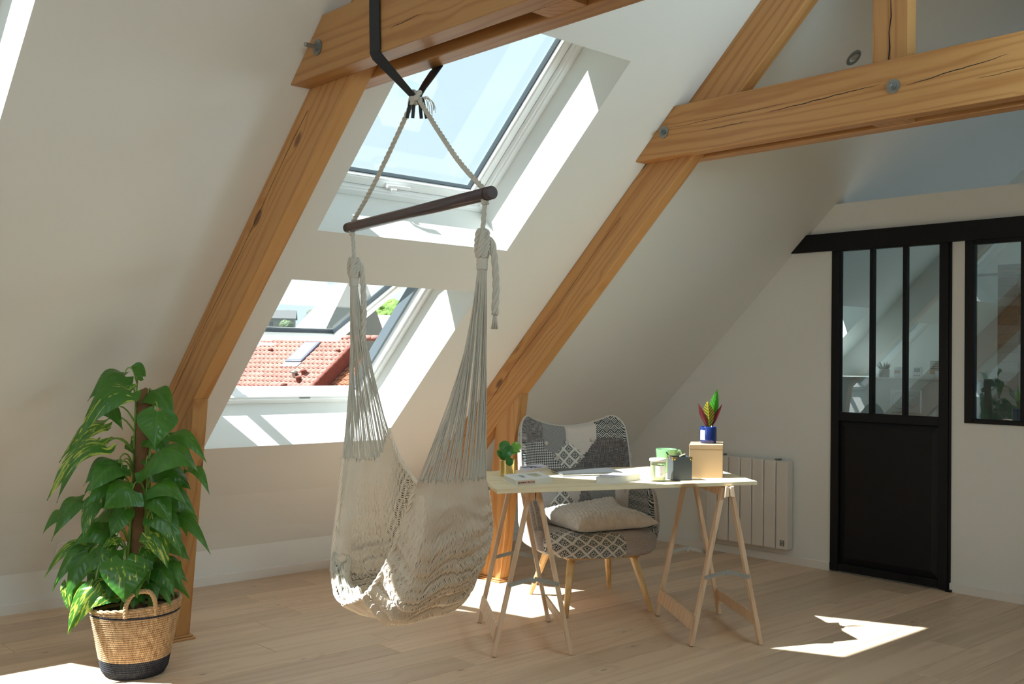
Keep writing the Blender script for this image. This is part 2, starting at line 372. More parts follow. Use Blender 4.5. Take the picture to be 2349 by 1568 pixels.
def roof_window(idx, name, op, open_deg=0, mirror=False, handle=True):
    Mx, Wd, Hd = slope_frame(*op)
    if mirror:
        Mx = Matrix(((1, 0, 0, 0), (0, -1, 0, 2*YR), (0, 0, 1, 0), (0, 0, 0, 1))) @ Mx
    root = bpy.data.objects.new(name, None); COL.objects.link(root); root.matrix_world = Mx; root['kind'] = 'structure'; root['_loc'] = [0, 0, 0]
    R0 = .315
    f = MB(); ring(f, Wd, Hd, .036, R0, R0+.11); ring(f, Wd, Hd, .046, R0+.012, R0+.04)
    fo = f.build('frame', M['pvc'], root, local=True); bevel(fo, .003)
    c = MB(); i_ = .034
    for q in (((i_, i_, R0+.075), (i_+.018, Hd-i_, R0+.14)), ((Wd-i_-.018, i_, R0+.075), (Wd-i_, Hd-i_, R0+.14)), ((i_, Hd-i_-.018, R0+.075), (Wd-i_, Hd-i_, R0+.14))): c.box(*q)
    c.build('cladding', M['grey_metal'], root, local=True)
    # sash, hinged at its top edge
    T = Matrix.Translation((0, Hd-.05, R0+.09)) @ Matrix.Rotation(math.radians(-open_deg), 4, 'X') @ Matrix.Translation((0, -(Hd-.05), -(R0+.09)))
    s = MB(); ring(s, Wd, Hd, .054, R0+.045, R0+.105, ins=.042, M=T); ring(s, Wd, Hd, .044, R0+.038, R0+.06, ins=.046, M=T)
    so = s.build('sash', M['pvc'], root, local=True); bevel(so, .003)
    g2 = MB(); ring(g2, Wd, Hd, .005, R0+.070, R0+.100, ins=.096, M=T); g2.build('gasket', M['gasket'], so, local=True)
    p = MB(); p.box((.094, .094, R0+.080), (Wd-.094, Hd-.094, R0+.085), 0, T); p.build('pane', M['glass'], so, local=True)
    if handle:
        h = MB(); cx_ = Wd*.54
        h.box((cx_-.10, .062, R0+.025), (cx_+.03, .08, R0+.042), 0, T); h.bar(T @ Vector((cx_-.005, .070, R0+.03)), T @ Vector((cx_-.005, .070, R0-.012)), .016, .03)
        h.tube([T @ Vector(q) for q in ((cx_+.03, .07, R0+.01), (cx_+.035, .085, R0-.002), (cx_-.01, .095, R0-.012), (cx_-.09, .097, R0-.014))], .009, 8)
        ho = h.build('handle', M['pvc'], root, local=True); bevel(ho, .003)
    if open_deg:
        k = MB(); k.box((Wd*.34, .010, R0+.005), (Wd*.40, .04, R0+.014)); k.tube([(Wd*.37, .02, R0+.02), (Wd*.37, .035, R0+.02)], .009, 8)
        k.build('latch_plate', M['steel'], root, local=True)
    return root
roof_window(1, 'window_1', OPEN['w1']); roof_window(2, 'window_2', OPEN['w2'], 20); roof_window(3, 'window_3', OPEN['w3']); roof_window(4, 'window_4', OPEN['w4'])
roof_window(5, 'window_5', BATH); roof_window(6, 'window_6', NOPS[0], mirror=True); roof_window(7, 'window_7', NOPS[1], mirror=True)
roof_window(10, 'window_10', NOPS[2], mirror=True)  # unseen bathroom skylight, added to go with its fill lamp
gw = thing('window_8', None, None, (XL, (GY0+GY1)/2, GZ0)); gw['kind'] = 'structure'  # assumed window behind the camera, there to bring in daylight
g = MB(); H8 = GZ1-.4
for y in (GY0, (GY0+GY1)/2-.03, GY1-.06): g.box((XL-.08, y, GZ0), (XL-.02, y+.06, H8))
for z in (GZ0, H8-.06): g.box((XL-.08, GY0, z), (XL-.02, GY1, z+.06))
g.build('frame', M['pvc'], gw); MB().box((XL-.052, GY0+.05, GZ0+.05), (XL-.048, GY1-.05, H8-.05)).build('pane', M['glass'], gw)
# ---------------- roof trusses ----------------
def prism_x(poly, x0, x1):
    n = len(poly); v = [(x0, y, z) for y, z in poly]+[(x1, y, z) for y, z in poly]
    return v, [tuple(range(n)), tuple(range(2*n-1, n-1, -1))]+[(k, (k+1) % n, n+(k+1) % n, n+k) for k in range(n)]
def fixn(o):
    bm = bmesh.new(); bm.from_mesh(o.data); bmesh.ops.recalc_face_normals(bm, faces=bm.faces); bm.to_mesh(o.data); bm.free(); return o
def bolt(root, x, y, z, ext=.03):
    A = Matrix.Rotation(-math.pi/2, 3, 'Y')
    b = MB(); b.lathe([(.0, 0), (.031, 0), (.031, .0035), (.0, .0035)], (x, y, z), 24, ax=A)
    b.lathe([(.0, .003), (.016, .003), (.016, .015), (.0, .015)], (x, y, z), 6, ax=A); b.lathe([(0, .01), (.0085, .01), (.0085, ext), (.006, ext+.002), (0, ext+.002)], (x, y, z), 12, ax=A)
    fixn(b.build('bolt', M['steel'], root))
def truss(label, xr, cz0, cz1, ct, bolts, cracks=()):
    x0, x1 = xr, xr+.08
    root = thing('roof_truss', label, 'roof truss', (xr+.04, YR, 0), group=None)
    # rafter: mesh laid along its own Y axis, then tilted to the slope
    ang = -math.atan(TS); D = .225; L = (5.62-YR)*NRM
    for side in (1, -1):
        v, f = prism_x([(0, -D), (L, -D), (L, .0), (0, .0)], -.04, .04)
        if side == 1:
            o = MB().add(v, f).build('rafter', M['beam_y'], root, local=True)
            o.rotation_euler = (ang, 0, 0); o.location = (0, 0, sz(YR))
        else:
            o = MB().add(v, f).build('rafter', M['beam_y'], root, local=True)
            o.rotation_euler = (ang, 0, math.pi); o.location = (0, 0, sz(YR))
        fixn(o); bevel(o, .004)
    # leaning post under each rafter
    und = lambda y: sz(y)-D*NRM
    yt_ = 4.655; yb = 4.815; dp = .18
    for sgn in (1, -1):
        q = [(yb, 0), (yb+dp, 0), (yt_+dp+.03, und(yt_+dp+.03)), (yt_, und(yt_))]
        if sgn < 0: q = [(2*YR-a, b) for a, b in q]
        v, f = prism_x(q, x0+.002, x1-.002); o = fixn(MB().add(v, f).build('post', M['beam_z'], root)); bevel(o, .003)
        ya, yb_ = (yb, yb+dp) if sgn > 0 else (2*YR-yb-dp, 2*YR-yb)
        p = MB(); e = .022
        for (k, za, zb) in ((e, 0, .012), (e*.6, .012, .022)): p.box((x0-k, ya-k, za), (x1+k, yb_+k, zb))
        bevel(p.build('plinth', M['beam_x'], root), .004)
    # paired collar beams either side of the rafter
    for xa in (x0-ct, x1):
        a, b = (K0-cz0)/TS, (K0-cz1)/TS
        q = [(a, cz0), (b, cz1), (2*YR-b, cz1), (2*YR-a, cz0)]
        v, f = prism_x(q, xa+.0005, xa+ct-.0005); o = fixn(MB().add(v, f).build('collar_beam', M['beam_y'], root)); bevel(o, .005)
    v, f = prism_x([(2.188, cz0+.002), (2.352, cz0+.002), (2.352, 3.79), (2.188, 3.79)], x0+.001, x1-.001)
    fixn(MB().add(v, f).build('king_post', M['beam_z'], root))
    for y, z in bolts: bolt(root, x0-ct, y, z, .055 if y > 3.44 and xr < 3 else .03)
    for k, pts in enumerate(cracks):      # drying cracks in the face of the collar beam / king post
        m = MB(); xx = pts[0]; P = pts[1:]
        n = len(P); up = [(xx-.0008, y, z+w) for y, z, w in P]; dn = [(xx-.0008, y, z-w) for y, z, w in P]
        m.add(up+dn, [(i, i+1, n+i+1, n+i) for i in range(n-1)]); m.build('drying_crack', M['dark'], root)
    return root
def crackline(x, y0, z0, y1, z1, w, seed, n=16, vert=False):
    r = random.Random(seed); out = [x]
    for i in range(n+1):
        t = i/n; out.append((y0+(y1-y0)*t, z0+(z1-z0)*t+r.uniform(-.0022, .0022), w*.55*math.sin(math.pi*min(1, max(0, t)))**.6+.0003))
    return out
def rafter_crack(root, xr, u0, u1, off, seed):
    r = random.Random(seed); P = []
    for i in range(30):
        u = u0+(u1-u0)*i/29; y = YR+u/NRM; o_ = off+.004*math.sin(i*.5)+r.uniform(-.001, .001); P.append((y, sz(y)+o_*NRM, .0012+.0008*r.random()))
    m = MB(); n = len(P); m.add([(xr-.0008, y, z+w) for y, z, w in P]+[(xr-.0008, y, z-w) for y, z, w in P], [(i, i+1, n+i+1, n+i) for i in range(n-1)]); m.build('drying_crack', M['dark'], root)
t1_ = truss('larch roof truss behind the hammock, post beside the leafy potted plant', 2.215, 2.462, 2.69, .09, [(3.453, 2.57), (2.206, 2.57)],
      [crackline(2.125, 2.98, 2.535, 2.80, 2.545, .0012, 1, 8)])
t2 = truss('larch roof truss nearest the black door, rising behind the patchwork chair', 4.32, 2.447, 2.703, .085, [(3.477, 2.578), (2.206, 2.582)],
      [crackline(4.235, 3.44, 2.592, 2.75, 2.600, .0010, 2), crackline(4.235, 2.85, 2.575, 2.27, 2.602, .0028, 3), crackline(4.235, 2.15, 2.575, 1.72, 2.62, .0030, 4),
       crackline(4.235, 1.85, 2.545, 1.5, 2.56, .0015, 6), crackline(4.235, 3.2, 2.545, 2.95, 2.552, .0018, 5)])
m = MB(); P = [(2.266, 3.0, .001), (2.262, 2.92, .003), (2.272, 2.85, .002), (2.268, 2.78, .0035), (2.274, 2.715, .003)]
m.add([(4.3185, y+w, z) for y, z, w in P]+[(4.3185, y-w, z) for y, z, w in P], [(i, i+1, 6+i, 5+i) for i in range(4)]); m.build('drying_crack', M['dark'], t2)

rafter_crack(t1_, 2.215, 1.95, 4.2, -.055, 1); rafter_crack(t2, 4.32, 2.2, 4.3, -.075, 2)
# ---------------- hammock chair ----------------
M['cotton'] = plain('natural_cotton_cord', (.60, .56, .49), .85, bump=(600, .3, .001), sheen=.2)
M['cotton_net'] = plain('natural_cotton_net', (.83, .71, .58), .88, bump=(900, .3, .001), sheen=.2)
M['bar'] = plain('dark_stained_spreader_bar', (.075, .052, .06), .24, bump=(60, .1, .001))
M['strap'] = plain('black_nylon_webbing', (.012, .014, .02), .6, bump=(1500, .3, .0006))
HC = Vector((2.232, 2.985, 0)); AX = Vector((-.172, -.985, 0)).normalized(); FR = Vector((-.985, .172, 0)).normalized()
def hl(a, b, z): return HC + AX*a + FR*b + Vector((0, 0, z))
KN = Vector((2.25, 2.985, 2.315)); BL = Vector((2.328, 3.537, 1.90)); BR = Vector((2.136, 2.435, 1.90))
ham = thing('hammock_chair', 'off-white netted cotton hanging chair on a dark wooden spreader bar', 'hanging chair', tuple(HC))
def catmull(pts, n):
    P = np.array(pts, float); P = np.vstack([2*P[0]-P[1], P, 2*P[-1]-P[-2]]); out = []
    segs = len(P)-3
    for u in np.linspace(0, segs-1e-6, n):
        i = int(u); t = u-i; p0, p1, p2, p3 = P[i:i+4]
        out.append(.5*((2*p1)+(-p0+p2)*t+(2*p0-5*p1+4*p2-p3)*t*t+(-p0+3*p1-3*p2+p3)*t**3))
    return np.array(out)
def rope(mb, pts, r, turns=90, n=6, strands=3, step=.006, mi=0):
    """laid rope: strands twisted round the centre line"""
    P = catmull(pts, max(8, int(sum((Vector(a)-Vector(b)).length for a, b in zip(pts[:-1], pts[1:]))/step)))
    T = np.gradient(P, axis=0); T /= np.linalg.norm(T, axis=1)[:, None]
    a = np.cross(T[0], (0.3, .9, .2)); a /= np.linalg.norm(a); s = 0; rings = [[] for _ in range(strands)]
    for i in range(len(P)):
        a = a-T[i]*a.dot(T[i]); a /= np.linalg.norm(a); b = np.cross(T[i], a)
        if i: s += np.linalg.norm(P[i]-P[i-1])
        for k in range(strands):
            an = s*turns+2*math.pi*k/strands; rings[k].append(P[i]+(a*math.cos(an)+b*math.sin(an))*r*.52)
    for k in range(strands): mb.tube(rings[k], r*.60, n, mi)
def knot(mb, c, w, h, r, seed=0, loops=(2, 5)):
    p, q = loops; pts = []; rr = random.Random(seed)
    for i in range(73):
        t = 2*math.pi*i/72; R_ = 1+.38*math.cos(q*t)
        pts.append((c[0]+w*R_*math.cos(p*t)*.7, c[1]+w*R_*math.sin(p*t)*.7, c[2]+h*math.sin(q*t)))
    rope(mb, pts, r, 120, 5, 3, .004)
# hanging strap: a loop over both collar beams of the truss
st = MB()
def ribbon(mb, pts, wdir, w, th=.002):
    pts = [Vector(p) for p in pts]; n = len(pts); v = []
    for i, p in enumerate(pts):
        t = (pts[min(i+1, n-1)]-pts[max(0, i-1)]).normalized(); wd = wdir[i] if isinstance(wdir, list) else wdir
        wd = (Vector(wd)-t*Vector(wd).dot(t)).normalized(); nn = t.cross(wd); ww = w[i] if isinstance(w, list) else w
        v += [p-wd*ww/2-nn*th, p+wd*ww/2-nn*th, p+wd*ww/2+nn*th, p-wd*ww/2+nn*th]
    f = [(i*4+k, i*4+(k+1) % 4, i*4+4+(k+1) % 4, i*4+4+k) for i in range(n-1) for k in range(4)]+[(3, 2, 1, 0), (4*n-4, 4*n-3, 4*n-2, 4*n-1)]
    mb.add(v, f)
yS = 3.06; Y = Vector((0, 1, 0))
ribbon(st, [KN+Vector((-.012, 0, .0)), (2.18, 3.02, 2.385), (2.123, yS, 2.458), (2.120, yS, 2.47), (2.120, yS+.006, 2.58), (2.120, yS+.01, 2.692), (2.126, yS+.01, 2.696), (2.26, 3.06, 2.697), (2.384, 3.045, 2.696), (2.39, 3.045, 2.69), (2.39, 3.045, 2.58), (2.390, 3.045, 2.462), (2.383, 3.043, 2.456), (2.33, 3.02, 2.40), (2.275, 2.99, 2.345), KN+Vector((.008, 0, .0))], Y, [.03, .045, .060]+[.062]*10+[.056, .042, .026])
for dx, dy in ((-.014, .012), (-.006, .004), (.008, -.006), (.015, -.014)): ribbon(st, [KN+Vector((dx, dy, 0)), KN+Vector((dx*1.5, dy*1.5, -.045)), KN+Vector((dx*1.8, dy*1.8, -.075))], (.74, -.67, 0), .012, .0012)
tag(st.build('hanging_strap', M['strap']), 'black webbing strap looped over the paired beams above the hammock', 'strap')
# spreader bar
b = MB(); d = (BR-BL).normalized(); a = d.orthogonal().normalized(); A = Matrix((a, d.cross(a), d)).transposed(); LB = (BR-BL).length
b.lathe([(0, 0), (.018, 0), (.0212, .004), (.0212, LB*.5), (.0212, LB-.004), (.0185, LB), (0, LB)], BL, 28, ax=A); bo = fixn(b.build('spreader_bar', M['bar'], ham, sm=False)); bevel(bo, .001)
q = MB()
for s in (.028, LB-.028): q = MB(); q.lathe([(.0214, -.004), (.0217, -.003), (.0217, .003), (.0214, .004)], BL+d*s, 28, ax=A); q.build('groove_ring', M['dark'], bo)

eL = BL+d*.045; eR = BR-d*.045
r1 = MB(); rope(r1, [KN+Vector((-.008, .01, -.01)), (KN*.66+eL*.34)+Vector((-.006, 0, -.01)), (KN*.33+eL*.67)+Vector((-.006, 0, -.014)), eL+Vector((0, 0, .014))], .0085); r1.build('suspension_rope', M['cotton'], ham, sm=True)
r1 = MB(); rope(r1, [KN+Vector((.006, -.01, -.01)), (KN*.66+eR*.34)+Vector((0, 0, -.008)), (KN*.33+eR*.67)+Vector((0, 0, -.012)), eR+Vector((0, 0, .012))], .0085); r1.build('suspension_rope', M['cotton'], ham, sm=True)
kt = MB(); knot(kt, KN+Vector((0, 0, .005)), .016, .014, .009, 1, (2, 3)); knot(kt, KN+Vector((-.006, .008, -.012)), .013, .010, .008, 1, (2, 3)); kt.build('top_knot', M['cotton'], ham, sm=True)
fr = MB(); rr = random.Random(5)
for k in range(16):
    s0 = KN+Vector((.014 if k % 3 else -.012, -.014 if k % 3 else .012, .0)); u = rr.random(); L_ = .03+.05*u; dx = (.018+.02*rr.random()) if k % 3 else -.012
    pts = [s0, s0+Vector((dx*.5, -dx*.5, .004-.012*rr.random())), s0+Vector((dx*.8, -dx*.8, -L_*.5)), s0+Vector((dx*(.8+.3*rr.random()), -dx*.8, -L_))]
    fr.tube([Vector(p) for p in catmull([tuple(p) for p in pts], 9)], .0011, 4)
fr.build('frayed_rope_end', M['cotton'], ham, kind='stuff', sm=True)
GL = hl(-.49, .0, 1.665); GR = hl(.50, .0, 1.665)
for e, g, kz, w, h, tl in ((eL, GL, 1.735, .020, .034, (.022, -.018, 1.44)), (eR, GR, 1.745, .018, .040, (.024, -.02, 1.52))):
    kc = Vector((g.x, g.y, kz))
    r1 = MB(); rope(r1, [e+Vector((0, 0, -.014)), (e+kc)*.5+Vector((.001, 0, .02)), kc+Vector((0, 0, .03))], .0075); knot(r1, (e.x, e.y, e.z-.024), .009, .006, .006, 2, (2, 3)); r1.build('hanger_rope', M['cotton'], ham, sm=True)
    k = MB(); knot(k, kc, w, h, .0088, 3, (2, 5)); knot(k, kc+Vector((0, 0, -.01)), w*.7, h*.7, .0088, 3, (2, 3)); k.build('gathering_knot', M['cotton'], ham, sm=True)
    wv = MB(); wv.lathe([(.0, .0), (.017, .0), (.0185, .006), (.017, .012), (.0188, .018), (.017, .024), (.0188, .03), (.016, .038), (.0, .05)], (g.x, g.y, g.z-.004), 18); wv.build('whipping', M['cotton'], ham, sm=True)
    t = MB(); top = kc+Vector((tl[0], tl[1], .0)); end = Vector((g.x+tl[0]*1.35, g.y+tl[1]*1.35, tl[2]))
    rope(t, [kc+Vector((.01, -.008, .01)), top, (top+end)*.5+Vector((.006, -.005, 0)), end], .011, 60)
    for j in range(14):
        an = j*2.4; t.tube([end+Vector((.003*math.cos(an), .003*math.sin(an), .004)), end+Vector((.010*math.cos(an), .010*math.sin(an), -.045))], .0016, 4)
    t.build('braided_tail', M['cotton'], ham, sm=True)
# the netted body: five guide rows from the front edge (0) to the back edge (1)
ROWS = [
 [(-.45,.055,.99),(-.44,.075,.80),(-.41,.105,.65),(-.30,.15,.56),(-.12,.195,.515),(.10,.20,.585),(.2,.165,.717),(.33,.160,.90),(.40,.165,1.0)],
 [(-.46,.01,.99),(-.45,.055,.80),(-.41,.075,.62),(-.29,.115,.51),(-.08,.135,.487),(.15,.125,.505),(.30,.12,.64),(.40,.125,.84),(.43,.11,1.0)],
 [(-.46,-.05,.99),(-.455,-.03,.80),(-.42,-.02,.62),(-.28,.0,.50),(-.04,.0,.475),(.2,.0,.52),(.36,.02,.68),(.425,.04,.86),(.44,.05,1.0)],
 [(-.44,-.10,1.0),(-.42,-.115,.84),(-.37,-.13,.68),(-.24,-.15,.55),(-.01,-.12,.505),(.2,-.13,.575),(.335,-.11,.70),(.41,-.05,.86),(.435,-.02,1.0)],
 [(-.425,-.13,1.10),(-.365,-.15,.99),(-.24,-.17,.90),(-.12,-.20,.86),(.0,-.21,.83),(.12,-.22,.80),(.26,-.19,.80),(.37,-.12,.88),(.415,-.075,1.0)]]
NT_, NW_ = 121, 41
Rw = np.array([catmull(r, NT_) for r in ROWS])            # 5 x NT x 3
Sf = np.array([catmull(Rw[:, i], NW_) for i in range(NT_)])  # NT x NW x 3 (local a, b, z)
def S_at(w, t):
    """w,t arrays in 0..1 -> local coords, bilinear"""
    w = np.clip(w, 0, 1)*(NW_-1); t = np.clip(t, 0, 1)*(NT_-1); i = np.minimum(t.astype(int), NT_-2); j = np.minimum(w.astype(int), NW_-2); fi = (t-i)[..., None]; fj = (w-j)[..., None]
    return (Sf[i, j]*(1-fi)+Sf[i+1, j]*fi)*(1-fj)+(Sf[i, j+1]*(1-fi)+Sf[i+1, j+1]*fi)*fj
AXn, FRn = np.array(AX), np.array(FR)
def toW(L): return np.array(HC)+L[..., 0:1]*AXn+L[..., 1:2]*FRn+L[..., 2:3]*np.array((0, 0, 1.))
def wob(w, t): return (.0085*np.sin(t*62+1.5*np.sin(w*5))+.0028*np.sin(t*127+w*9))*np.sin(np.pi*t)+.005*np.sin(w*17+t*5)*np.sin(np.pi*np.clip(w, 0, 1))
dS = lambda w, t: np.cross(toW(S_at(w+.01, t))-toW(S_at(w-.01, t)), toW(S_at(w, t+.01))-toW(S_at(w, t-.01)))
def nrm_at(w, t):
    n = dS(np.clip(w, .01, .99), np.clip(t, .01, .99)); return n/np.maximum(np.linalg.norm(n, axis=-1, keepdims=True), 1e-9)
jag = lambda w: .010*np.sin(w*61)+.007*np.sin(w*137+1)
ts = np.linspace(0, 1, 140); ws = np.linspace(0, 1, 90); Tg, Wg = np.meshgrid(ts, ws, indexing='ij')
te = .13+Tg*.74
Bp = toW(S_at(Wg, te))+nrm_at(Wg, te)*wob(Wg, te)[..., None]
V0 = Bp.reshape(-1, 3); nW = len(ws)
Fq = [(i*nW+j, i*nW+j+1, (i+1)*nW+j+1, (i+1)*nW+j) for i in range(len(ts)-1) for j in range(nW-1)]
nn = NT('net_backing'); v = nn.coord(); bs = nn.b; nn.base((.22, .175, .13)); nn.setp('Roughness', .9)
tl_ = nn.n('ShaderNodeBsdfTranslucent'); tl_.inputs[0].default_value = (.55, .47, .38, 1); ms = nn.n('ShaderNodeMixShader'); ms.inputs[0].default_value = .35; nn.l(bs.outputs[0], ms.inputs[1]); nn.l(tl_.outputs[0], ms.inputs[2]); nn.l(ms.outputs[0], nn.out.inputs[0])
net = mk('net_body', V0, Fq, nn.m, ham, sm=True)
# the cords of the net, zigzagging side by side
NC, NS = 150, 300
def tubes(name, P, r, mat, parent, ns=3, kind='stuff'):
    """P: cords x samples x 3"""
    C_, n, _ = P.shape; T = np.gradient(P, axis=1); T /= np.maximum(np.linalg.norm(T, axis=2, keepdims=True), 1e-9)
    ref = np.array((.6, .55, .58)); a = np.cross(T, ref); a /= np.maximum(np.linalg.norm(a, axis=2, keepdims=True), 1e-9); b_ = np.cross(T, a)
    ang = 2*np.pi*np.arange(ns)/ns; rr_ = np.broadcast_to(np.asarray(r, float), (C_, n))
    V = P[:, :, None]+(a[:, :, None]*np.cos(ang)[None, None, :, None]+b_[:, :, None]*np.sin(ang)[None, None, :, None])*rr_[:, :, None, None]
    V = V.reshape(-1, 3); base = (np.arange(C_)*n*ns)[:, None, None]+(np.arange(n-1)*ns)[None, :, None]; k = np.arange(ns)[None, None]
    k2 = (k+1) % ns; F = np.stack([base+k, base+k2, base+ns+k2, base+ns+k], -1).reshape(-1, 4)
    return mk(name, V, F, mat, parent, sm=True, kind=kind)
wc = (np.arange(NC)+.5)/NC; tt = np.linspace(0, 1, NS)
Tc = np.broadcast_to(tt, (NC, NS)).copy(); Tc = Tc+(.5-Tc)*np.abs(jag(wc))[:, None]*1.6
rip = .55*np.sin(wc*7)+.22*np.sin(wc*23+1)+.06*np.sin(wc*61)
phs_ = tt[None]*50+rip[:, None]+.5*np.sin(tt*17)[None]
tri = lambda x: 2*np.abs(2*(x-np.floor(x+.5)))-1
amp = (.12+.95*np.clip(np.sin(np.pi*tt)*1.5-.25, 0, 1))[None]/NC
rowh = (tri(phs_*.5+.25)*.0042)*np.clip(np.sin(np.pi*tt)*1.6-.2, 0, 1)[None]                       # rows stand alternately proud and sunk
tubes('net_cords', toW(S_at(Wc1 := wc[:, None]+amp*tri(phs_), Tc))+nrm_at(Wc1, Tc)*(wob(Wc1, Tc)+.0024+rowh)[..., None], np.broadcast_to(.0014+.0014*np.sin(np.pi*tt)**.6, (NC, NS)), M['cotton_net'], net)
tubes('net_cords', toW(S_at(Wc2 := wc[:, None]+.5/NC+amp*tri(phs_+.12), Tc))+nrm_at(Wc2, Tc)*(wob(Wc2, Tc)-.0040+rowh*.6)[..., None], np.broadcast_to(.0013+.0013*np.sin(np.pi*tt)**.6, (NC, NS)), M['cotton_net'], net)
# thicker edge cords
ed = MB()
for w_ in (0.0, 1.0):
    e_ = toW(S_at(np.full(60, w_), np.linspace(0, 1, 60))); rope(ed, [tuple(p) for p in e_[::4]], .0075, 70, 5, 3, .008)
ed.build('edge_cord', M['cotton_net'], net, sm=True)
# arm strings from the gathering knots down to the net
def strings(G, tval, seed):
    g = np.random.default_rng(seed); n = 84; w = (np.arange(n)+.5)/n; w = np.clip(w+g.normal(0, .004, n), 0, 1)
    E_ = toW(S_at(w, np.abs(np.full(n, tval)-np.abs(jag(w))*.8)))
    G0 = np.array(G)+np.stack([.013*np.cos(w*2*np.pi), .013*np.sin(w*2*np.pi), np.zeros(n)], -1)
    u = np.linspace(0, 1, 9)[None, :, None]; P = G0[:, None]*(1-u)+E_[:, None]*u
    sag = np.sin(np.pi*u)*g.normal(0, .004, (n, 1, 3)); bulge = np.sin(np.pi*u)*(-.030)*((E_-G0)*np.array((1, 1, 0)))[:, None]/.3
    return P+sag+bulge
tubes('arm_strings', strings(GL, 0.0, 1), .0017, M['cotton'], ham, 4)
tubes('arm_strings', strings(GR, 1.0, 2), .0017, M['cotton'], ham, 4)
# crumpled blanket and pompoms lying in the seat
nu, nv = 60, 44; U_, V_ = np.meshgrid(np.linspace(-1, 1, nu), np.linspace(-1, 1, nv), indexing='ij')
ub = .20+.17*V_+.02*np.sin(U_*5); tb = .385+.115*U_+.012*np.sin(V_*4); edge = np.clip(1-np.maximum(np.abs(U_), np.abs(V_))**4, 0, 1)
hb_ = .012+edge*(.034+.016*np.sin(U_*7+V_*3)*np.cos(V_*5-U_*2)+.010*np.sin(U_*17+3*V_)+.006*np.sin(V_*29-U_*6))
bl = toW(S_at(ub, tb)); bl[..., 2] += hb_; bl = bl.reshape(-1, 3); fq = [(i*nv+j, i*nv+j+1, (i+1)*nv+j+1, (i+1)*nv+j) for i in range(nu-1) for j in range(nv-1)]
M['knit'] = plain('cream_knit', (.74, .69, .60), .9, bump=(260, .7, .004))
bk = mk('throw_blanket', bl, fq, M['knit'], sm=True); so_ = bk.modifiers.new('s', 'SOLIDIFY'); so_.thickness = .008; so_.offset = 1
tag(bk, 'crumpled cream knitted blanket lying in the seat of the hammock', 'blanket')
pm = [( -.085, -.04), (-.05, -.06), (-.02, -.055), (-.065, -.075), (-.03, -.085), (.01, -.07), (-.10, -.02)]
gp_ = MB(); M['pom'] = plain('pale_grey_pompom', (.62, .63, .62), .95, bump=(700, .8, .003))
for k, (a_, b_) in enumerate(pm):
    p = hl(a_, b_, .535+.004*(k % 3)); gp_.sphere(p, .0135, 12)
gp_.build('pompom_trim', M['pom'], bk, sm=True)
# ---------------- desk: board on two trestles ----------------
TZ = .797
FL_, FR_, BR_, BL_ = (3.101, 3.480), (4.355, 2.965), (4.778, 3.620), (3.524, 4.135)
ex = Vector((FR_[0]-FL_[0], FR_[1]-FL_[1], 0)).normalized()
b = MB(); b.hexa([(*p, TZ-.018) for p in (FL_, FR_, BR_, BL_)]+[(*p, TZ) for p in (FL_, FR_, BR_, BL_)])
